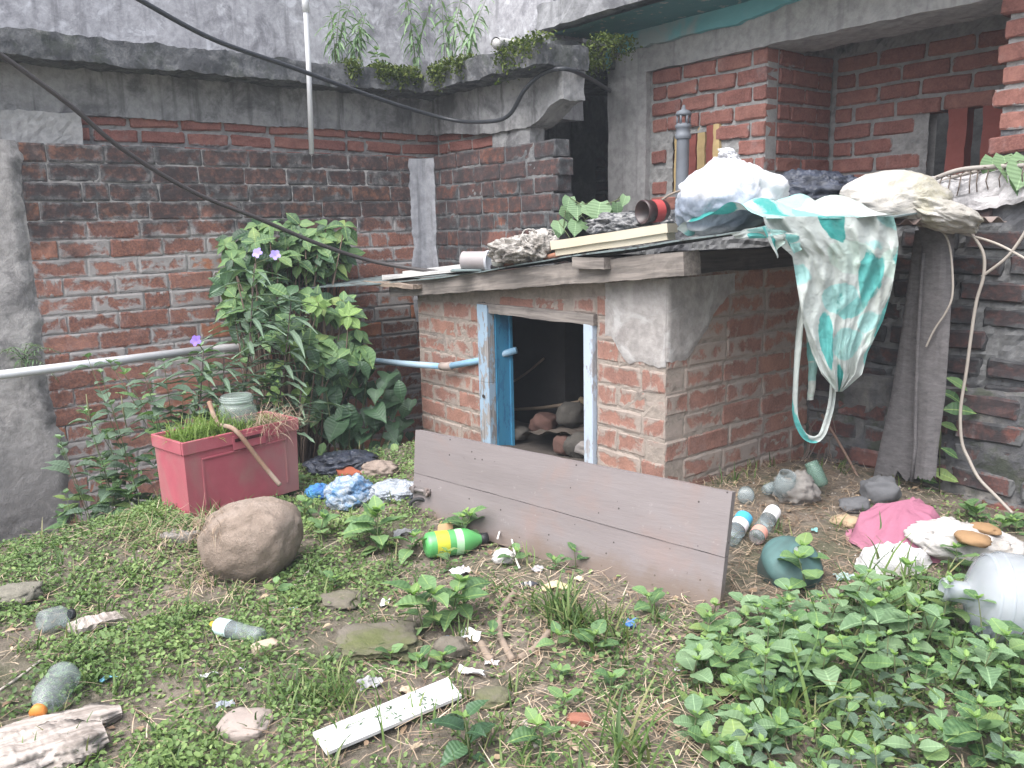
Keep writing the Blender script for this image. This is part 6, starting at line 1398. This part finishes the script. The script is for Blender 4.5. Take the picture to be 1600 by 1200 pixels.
# -- single weeds across the yard
singles = [(665, 985, .16, .085, 'tall broad-leaved weed standing alone left of the bare earth', L_ov), (712, 970, .13, .075, 'weed right beside the tall broad-leaved one', L_ov), (590, 865, .17, .085, 'bushy weed left of the green bottle', L_ov), (560, 850, .12, .07, 'weed between the boulder and the green bottle', L_ov), (722, 850, .13, .085, 'weed growing against the leaning door behind the green bottle', L_ov), (640, 870, .10, .07, 'drooping weed shading the green bottle', L_ov), (705, 893, .09, .06, 'small weed in front of the green bottle', L_ov), (775, 1000, .05, .045, 'low pale weed on the bare earth', L_rd), (800, 885, .07, .045, 'weed in front of the small shoe', L_rd), (870, 890, .06, .040, 'weed against the door bottom', L_rd), (900, 890, .07, .045, 'weed under the middle of the door bottom', L_rd),
           (1022, 960, .07, .05, 'small clump at the lower door edge', L_rd), (930, 1020, .07, .055, 'round-leaved weed at the grass tuft', L_rd), (868, 1020, .06, .05, 'dull weed left of the grass tuft', L_ov), (870, 1065, .05, .045, 'low weed below the V-shaped roots', L_rd), (952, 1085, .06, .045, 'low weed on straw below the grass tuft', L_rd), (878, 1110, .05, .045, 'low weed by the orange brick fragment', L_rd), (850, 1170, .09, .07, 'pointed-leaf weed at the bottom edge', L_ov), (735, 1190, .12, .07, 'glossy dark weed at the bottom middle', L_ovd), (450, 770, .14, .055, 'weed climbing the right corner of the red crate', L_rd), (430, 760, .16, .055, 'round-leaved weed in front of the red crate panel', L_rd), (475, 812, .10, .05, 'weed clump right of the boulder', L_rd), (500, 840, .10, .055, 'low weed clump behind the boulder', L_rd), (430, 930, .07, .045, 'weed at the foot of the boulder', L_rd), (520, 920, .06, .045, 'weed on the mossy clod', L_rd), (690, 1045, .06, .04, 'weed against the rounded mossy stone', L_rd), (610, 1040, .06, .04, 'weed in front of the mossy slab', L_rd), (655, 1042, .06, .04, 'second weed in front of the mossy slab', L_rd)]
for k, (px, py, h_, ln, lab, ms) in enumerate(singles):
    weed(lab, gpt(px, py), h_, ln, ms, 600 + k, nodes=3 if h_ < .1 else 4, stems=2 if h_ > .12 else 1, spread=.3, droop=.0)
# -- dense patch at the lower right
WEEDS = []
def patch(n_, region, seed, label, group, ms, ln, hh, mind, **k):
    r2 = random.Random(seed); pts = []; tries = 0
    while len(pts) < n_ and tries < 6000:
        tries += 1; px, py = r2.uniform(1080, 1680), r2.uniform(900, 1290)
        if not region(px, py): continue
        p = gpt(px, py)
        if any((p - q_).length < mind for q_ in pts): continue
        pts.append(p)
    for i, p in enumerate(pts):
        WEEDS.append(weed(label, p, r2.uniform(*hh), r2.uniform(*ln), r2.choice(ms), seed * 100 + i, group, nodes=r2.choice((3, 4, 4)), spread=.35, **k))
def reg_main(x, y):
    if 1470 < x and 880 < y < 1030: return False
    lim = 985 + max(0, (1180 - x)) * .9 if x < 1200 else 975 - (x - 1200) * .10
    return y > lim + 10
patch(60, lambda x, y: reg_main(x, y) and x > 1190 and y < 1110, 71, 'broad pale-green weed in the dense patch below the teal pot', 'weeds in the lower right patch', [L_ovp, L_rd, L_rdp, L_rd, L_rdp], (.036, .062), (.11, .22), .055)
patch(46, lambda x, y: reg_main(x, y) and y > 1090 and x > 1150, 72, 'dull grey-green weed along the lower right foreground', 'weeds in the lower right foreground', [L_gr, L_gr, L_ovp, L_rd], (.032, .050), (.06, .13), .055)
patch(34, lambda x, y: 1020 < x < 1230 and y > 960 + max(0, (1120 - x)) * .8 and y < 1200, 73, 'small round clover-like weed on the straw below the door corner', 'round weeds below the door corner', [L_rd, L_rd, L_rdp], (.036, .055), (.05, .09), .055, droop=-.1)
for k, (px, py, h_) in enumerate([(1385, 1040, .26), (1330, 1010, .20), (1260, 930, .16), (1240, 905, .15), (1500, 900, .10), (1540, 1190, .14), (1280, 1090, .16), (1230, 1080, .15), (1420, 960, .16), (1470, 990, .13)]):
    weed(['tallest broad weed rising from the middle of the lower right patch', 'broad weed just left of the tallest one', 'round-leaved weed growing up in front of the teal pot', 'round-leaved weed at the left of the teal pot', 'weed between torn sack and water jug', 'triangular-leaved weed at the lower right corner', 'pale pointed weed left of the tallest one', 'pale pointed weed at the patch edge near the straw', 'weed in front of the white plastic sheet', 'weed at the mouth of the water jug'][k], gpt(px, py), h_, .085 if k < 2 else .065, L_ovp if k in (0, 1, 6, 7) else L_rd, 800 + k, nodes=4, spread=.3)
MARKS = [('the teal pot', (1240, 915)), ('the water jug neck', (1490, 940)), ('the bottom right door corner', (1120, 965)), ('the tallest weed in the patch', (1385, 1040)), ('the bottom right photo corner', (1590, 1190)), ('the foot of the photo below the teal pot', (1240, 1195)), ('the white plastic sheet', (1394, 905)), ('the straw at bottom centre', (1040, 1150))]
near = {}
for w_ in WEEDS:
    p = Vector(MW[w_.name].translation); j = min(range(len(MARKS)), key=lambda i: (gpt(*MARKS[i][1]) - p).length); near.setdefault(j, []).append(((gpt(*MARKS[j][1]) - p).length, w_))
ORD = ['nearest to', 'second nearest to', 'third nearest to', 'fourth nearest to', 'fifth nearest to', 'sixth nearest to', 'seventh nearest to', 'eighth nearest to', 'ninth nearest to', 'tenth nearest to'] + ['%dth nearest to' % k for k in range(11, 60)]
ORD = [o_.replace('21th', '21st').replace('22th', '22nd').replace('23th', '23rd').replace('31th', '31st').replace('32th', '32nd').replace('33th', '33rd') for o_ in ORD]
for j, lst in near.items():
    for k, (_, w_) in enumerate(sorted(lst, key=lambda q_: q_[0])):
        w_['label'] = w_['label'].split(' weed')[0] + ' weed, ' + ORD[k] + ' ' + MARKS[j][0]

# ------------------------------------------------------------------ uncountable ground growth
def gz_arr(X, Y): return np.array([gz(x, y) for x, y in zip(X, Y)])
RT = np.array(ROT); CM = np.array(CAM)
def proj_arr(P_):
    q_ = (P_ - CM) @ RT; return CX + FOC * q_[:, 0] / -q_[:, 2], CY - FOC * q_[:, 1] / -q_[:, 2], -q_[:, 2]
def G2(X, Y, cx, cy, sx, sy): return np.exp(-((X - cx) / sx) ** 2 - ((Y - cy) / sy) ** 2)
def nz(X, Y, f, s=0.0): return np.array([noise.noise(Vector((x * f + s, y * f - s, s))) for x, y in zip(X, Y)])
def sample(n_, dens, x0=-1.75, x1=2.3, y0=-2.75, y1=1.0, near=True):
    X = rng.uniform(x0, x1, n_); Y = rng.uniform(y0, y1, n_)
    px, py, dp = proj_arr(np.stack([X, Y, np.zeros(n_)], 1))
    ok = (dp > .25) & (px > -480) & (px < 2050) & (py < 1600)
    ok &= ~((X < .01) & (Y > -.02))
    X, Y, px, py, dp = X[ok], Y[ok], px[ok], py[ok], dp[ok]
    k = rng.random(len(X)) < dens(px, py); return X[k], Y[k], px[k], py[k], dp[k]
def d_green(x, y):
    d = .85 / (1 + np.exp((x - 560) / 60)) + .10
    d += .75 * G2(x, y, 1400, 1130, 330, 150) + .35 * G2(x, y, 1080, 1110, 130, 60) + .45 * G2(x, y, 540, 830, 90, 50) + .22 * G2(x, y, 650, 1000, 100, 50) + .25 * G2(x, y, 700, 1170, 150, 50)
    for (cx, cy, sx, sy, a_) in [(20, 1040, 60, 40, 1.0), (375, 1140, 55, 40, .9), (590, 1010, 90, 30, .6), (60, 1160, 90, 40, .7), (640, 1100, 160, 35, .55), (1230, 830, 130, 90, 1), (470, 1060, 60, 25, .4), (200, 1010, 60, 18, .5), (440, 1170, 60, 40, .4)]: d -= a_ * G2(x, y, cx, cy, sx, sy)
    return np.clip(d, 0, 1)
def leaf_soup(X, Y, Z, size, tilt, rnd_, name, mat, label, cat=None):
    n_ = len(X); yaw = rng.uniform(0, 2 * PI, n_); ta = rng.uniform(-tilt, tilt, n_); tb = rng.uniform(-tilt, tilt, n_)
    d = np.stack([np.cos(yaw) * np.cos(ta), np.sin(yaw) * np.cos(ta), np.sin(ta)], 1)
    s_ = np.stack([-np.sin(yaw) * np.cos(tb), np.cos(yaw) * np.cos(tb), np.sin(tb)], 1); up = np.cross(d, s_)
    B_ = np.stack([X, Y, Z], 1); sz = size[:, None]
    tpl = [(0, 0, 0), (.35, .32, .10), (.75, .27, .10), (1, 0, -.05), (.75, -.27, .10), (.35, -.32, .10)]
    V = np.stack([B_ + sz * (d * a_ + s_ * b__ + up * c__) for a_, b__, c__ in tpl], 1).reshape(-1, 3)
    i = np.arange(n_)[:, None] * 6; F = np.concatenate([i + np.array([0, 3, 2, 1]), i + np.array([0, 5, 4, 3])])
    o = link(bpy.data.objects.new(name, np_mesh(name, V, F, mat, np.repeat(rnd_, 6)))); return tag(o, label, cat, kind='stuff')
M_cover = mat_leaf('cover_leaf', [(.062, .105, .038), (.115, .182, .060), (.175, .255, .085), (.26, .335, .12)], .25, .55, attr=True)
X, Y, px, py, dp = sample(430000, lambda a_, b__: d_green(a_, b__) * .85)
k = nz(X, Y, 3.1, 4.0) + .5 * nz(X, Y, 9.0, 1.0); keep = rng.random(len(X)) < np.clip(.50 + 1.1 * k, .04, 1); X, Y, k = X[keep], Y[keep], k[keep]
Z = gz_arr(X, Y) + rng.random(len(X)) ** 1.3 * (.010 + .035 * np.clip(k + .35, 0, 1))
leaf_soup(X, Y, Z, rng.uniform(.009, .020, len(X)), .75, np.clip(.45 + .4 * nz(X, Y, 2.2, 9.0) + rng.normal(0, .18, len(X)), 0, 1), 'ground_cover', M_cover, 'low carpet of tiny green leaves creeping over the yard', 'ground cover')
print('cover', len(X))
def ribbons(X, Y, Z, L, W, el, bend, rnd_, name, mat, label, cat, yaw=None, seg=4):
    n_ = len(X); yaw = rng.uniform(0, 2 * PI, n_) if yaw is None else yaw
    side = np.stack([-np.sin(yaw), np.cos(yaw), np.zeros(n_)], 1); p = np.stack([X, Y, Z], 1); rows = []; e = el.copy(); yw = yaw.copy(); kink = rng.normal(0, .35, n_)
    for k in range(seg + 1):
        wk = W * (1 - (k / seg) ** 2 * .85); rows.append(np.stack([p - side * wk[:, None], p + side * wk[:, None]], 1))
        d = np.stack([np.cos(yw) * np.cos(e), np.sin(yw) * np.cos(e), np.sin(e)], 1); p = p + d * (L / seg)[:, None]; e = e - bend / seg; yw = yw + kink / seg
    V = np.stack(rows, 1).reshape(-1, 3); i = np.arange(n_)[:, None] * (2 * seg + 2); F = np.concatenate([i + np.array([2 * k, 2 * k + 1, 2 * k + 3, 2 * k + 2]) for k in range(seg)])
    o = link(bpy.data.objects.new(name, np_mesh(name, V, F, mat, np.repeat(rnd_, 2 * seg + 2)))); return tag(o, label, cat, kind='stuff')
# grass: scattered tufts plus denser named places
M_grass = mat_leaf('grass_blade', [(.045, .085, .025), (.085, .145, .040), (.140, .205, .065), (.26, .24, .12)], .3, .5, attr=True)
TX, TY, px, py, dp = sample(5200, lambda a_, b__: .10 * d_green(a_, b__) + .20 * G2(a_, b__, 500, 1080, 90, 40) + .10 * G2(a_, b__, 720, 1160, 130, 40) + .06)
X, Y, H = [], [], []
for x, y in zip(TX, TY):
    n_ = rng.integers(5, 15); X += list(x + rng.normal(0, .014, n_)); Y += list(y + rng.normal(0, .014, n_)); H += list(rng.uniform(.035, .10, n_))
for (gx_, gy_, n_, h_, sp) in [(895, 985, 90, .17, .035), (860, 960, 60, .14, .03), (940, 1000, 50, .14, .035), (480, 1090, 90, .10, .05), (520, 1100, 70, .10, .05), (1370, 960, 40, .24, .06), (1420, 985, 36, .24, .06), (1300, 1000, 30, .22, .08), (1560, 1080, 50, .15, .05), (1250, 1150, 30, .22, .08), (980, 1190, 40, .18, .04), (1450, 940, 30, .20, .05), (730, 1170, 60, .10, .07), (1400, 900, 18, .20, .04), (620, 1120, 40, .09, .05), (340, 1060, 40, .08, .05)]:
    c_ = gpt(gx_, gy_); X += list(c_.x + rng.normal(0, sp, n_)); Y += list(c_.y + rng.normal(0, sp, n_)); H += list(rng.uniform(.45, 1.1, n_) * h_)
X, Y, H = map(np.array, (X, Y, H)); ok = ~((X < .01) & (Y > -.02)); X, Y, H = X[ok], Y[ok], H[ok]
ribbons(X, Y, gz_arr(X, Y) - .004, H, .0014 + H * .018, rng.uniform(.75, 1.5, len(X)), rng.uniform(.2, 1.6, len(X)), rng.random(len(X)) ** 1.4, 'grass', M_grass, 'thin green grass blades in tufts over the yard', 'grass')
# crate grass and ledge moss
cu, cv = rng.uniform(.03, .97, 1500), rng.uniform(.03, .97, 1500); pts = np.array([crate_pt(a_, b__) for a_, b__ in zip(cu, cv)]); hl = rng.uniform(.02, .11, 1500) * np.where(cu < .55, 1.2, .65)
keep = ~((np.abs(cu - .64) < .17) & (np.abs(cv - .62) < .26)); pts, hl = pts[keep], hl[keep]
ribbons(pts[:, 0], pts[:, 1], pts[:, 2] - .003, hl, np.full(len(hl), .0022), rng.uniform(.6, 1.5, len(hl)), rng.uniform(.3, 1.8, len(hl)), .25 + .6 * rng.random(len(hl)), 'crate_grass', mat_leaf('crate_grass', [(.09, .15, .035), (.15, .23, .05), (.23, .30, .08)], .3, .5, attr=True), 'bright grass sprouting from the soil in the red crate', 'grass')
ms = []
for (a_, b__, n_) in [((-2.60, -.05), (-2.60, .50), 2600), ((-2.60, .49), (-1.9, .49), 2600), ((-1.75, .48), (-1.28, .48), 900)]:
    t_ = rng.random(n_); u = np.stack([a_[0] + (b__[0] - a_[0]) * t_, a_[1] + (b__[1] - a_[1]) * t_], 1); f_ = np.array([noise.noise(Vector((x * 5, y * 5, 2))) for x, y in u])
    zz = 2.235 - np.abs(rng.normal(0, .055, n_)) * (1 + f_); o_ = rng.uniform(-.02, .05, n_); inward = np.where(zz > 2.19, rng.uniform(0, .12, n_), 0)
    if a_[0] == b__[0]: ms.append(np.stack([u[:, 0] + o_ - inward, u[:, 1], zz], 1)[f_ > -.18])
    else: ms.append(np.stack([u[:, 0], u[:, 1] - o_ + inward, zz], 1)[f_ > -.18])
for (px0, px1, yy, z0, n_) in [(838, 955, 1.08, 2.43, 2200)]:
    t_ = rng.random(n_); pa, pb = on(px0, 70, 1, yy), on(px1, 60, 1, yy); ms.append(np.stack([pa.x + (pb.x - pa.x) * t_, np.full(n_, yy) + rng.uniform(-.05, .25, n_), 2.27 + .05 * np.sin(t_ * 9) - np.abs(rng.normal(0, .05, n_))], 1))
ms = np.concatenate(ms)
leaf_soup(ms[:, 0], ms[:, 1], ms[:, 2], rng.uniform(.012, .028, len(ms)), 1.2, np.clip(rng.normal(.45, .25, len(ms)), 0, 1), 'moss', mat_leaf('moss_leaf', [(.035, .055, .012), (.075, .105, .020), (.15, .17, .035)], .2, .7, attr=True), 'yellow-green moss hanging over the edge of the concrete ledge', 'moss')
# straw and twigs
def d_straw(x, y): return np.clip(.9 * G2(x, y, 1240, 850, 150, 110) + .75 * G2(x, y, 960, 1000, 190, 60) + .65 * G2(x, y, 980, 1150, 190, 80) + .45 * G2(x, y, 740, 930, 140, 60) + .35 * G2(x, y, 640, 1110, 220, 60) + .30 * G2(x, y, 350, 900, 120, 60) + .07, 0, 1)
M_straw = G('dry_straw'); M_straw.set(M_straw.ramp(M_straw.attr(), [(.13, .085, .06), (.27, .195, .135), (.43, .335, .24), (.56, .48, .37)]), .85, Specular_IOR_Level=.15); M_straw = M_straw.m
X, Y, px, py, dp = sample(60000, lambda a_, b__: np.clip(d_straw(a_, b__) * .8 + .05, 0, 1))
n_ = len(X); red = G2(px, py, 1260, 850, 150, 110)
ribbons(X, Y, gz_arr(X, Y) + rng.uniform(.001, .022, n_), rng.uniform(.03, .12, n_), rng.uniform(.0007, .0017, n_), rng.uniform(-.12, .22, n_), rng.uniform(-.2, .5, n_), np.clip(rng.beta(2, 2, n_) - .28 * red, 0, 1), 'dry_straw', M_straw, 'loose dry straw and pine-like needles littering the soil', 'straw')
print('straw', n_)
# dead root tangle over the crate and boulder, and at the drain
cp = [crate_pt(.80, .05, .04), crate_pt(.95, .1, .02), crate_pt(.72, .05, .05), bp + Vector((0, 0, .2)) - RIGHT * .10 + FWD * .03]; X, Y, Z = [], [], []
for c_ in cp:
    X += list(c_.x + rng.normal(0, .035, 150)); Y += list(c_.y + rng.normal(0, .045, 150)); Z += list(c_.z + rng.normal(0, .02, 150))
for (gx_, gy_, n_, sp) in [(300, 850, 140, .06), (330, 905, 120, .05), (250, 850, 90, .05), (200, 850, 60, .06)]:
    c_ = gpt(gx_, gy_); X += list(c_.x + rng.normal(0, sp, n_)); Y += list(c_.y + rng.normal(0, sp, n_)); Z += list(c_.z + np.abs(rng.normal(.02, .04, n_)))
X, Y, Z = map(np.array, (X, Y, Z)); n_ = len(X)
ribbons(X, Y, Z, rng.uniform(.05, .15, n_), rng.uniform(.0006, .0012, n_), rng.uniform(-.6, .9, n_), rng.uniform(-.5, 2.5, n_), np.clip(rng.beta(2, 3, n_) , 0, 1), 'dead_rootlets', M_straw, 'fine brown dead rootlets hanging over the crate front and boulder', 'roots', seg=6)
# crumbs of soil, grit and leaf litter
M_grit = G('grit'); M_grit.set(M_grit.ramp(M_grit.attr(), [(.05, .04, .032), (.13, .10, .08), (.24, .19, .15), (.42, .39, .36)]), .95, Specular_IOR_Level=.1); M_grit = M_grit.m
X, Y, px, py, dp = sample(30000, lambda a_, b__: .30 + .3 * d_straw(a_, b__))
n_ = len(X); r_ = np.abs(rng.normal(0, .0035, n_)) + .0018; base = np.stack([X, Y, gz_arr(X, Y)], 1)
tet = np.array([(1, 0, -.3), (-.5, .87, -.3), (-.5, -.87, -.3), (.1, .05, 1.0)]); V = (base[:, None] + tet[None] * r_[:, None, None] * rng.uniform(.6, 1.4, (n_, 4, 1))).reshape(-1, 3); i = np.arange(n_)[:, None] * 4
o = link(bpy.data.objects.new('grit', np_mesh('grit', V, np.concatenate([i + np.array(q_) for q_ in ((0, 1, 3), (1, 2, 3), (2, 0, 3))]), M_grit, np.repeat(rng.beta(1.6, 2.4, n_), 4)))); tag(o, 'crumbs of soil, grit and broken brick on the ground', 'grit', kind='stuff')
M_dead = mat_leaf('dead_leaf', [(.10, .06, .04), (.20, .13, .085), (.32, .235, .15), (.40, .33, .24)], .1, .8, attr=True)
X, Y, px, py, dp = sample(9000, lambda a_, b__: .10 + .30 * d_straw(a_, b__))
leaf_soup(X, Y, gz_arr(X, Y) + rng.uniform(.002, .012, len(X)), rng.uniform(.010, .032, len(X)), .5, rng.random(len(X)), 'leaf_litter', M_dead, 'dead brown leaf litter scattered over the soil', 'leaf litter')

# ------------------------------------------------------------------ thin scattering volume added to imitate lens veil and lift the blacks
hz = bpy.data.materials.new('lens_veil_volume'); hz.use_nodes = True; hn = hz.node_tree.nodes; hn.clear()
ho = hn.new('ShaderNodeOutputMaterial'); pv = hn.new('ShaderNodeVolumePrincipled')
pv.inputs['Color'].default_value = (.86, .92, 1.0, 1); pv.inputs['Density'].default_value = .006; pv.inputs['Density Attribute'].default_value = ''
pv.inputs['Anisotropy'].default_value = .2
hz.node_tree.links.new(pv.outputs[0], ho.inputs['Volume'])
m = MB(); m.box((-75, -75, -1.9), (75, 75, 4.6)); o = m.build('lens_veil', hz); o['kind'] = 'stuff'
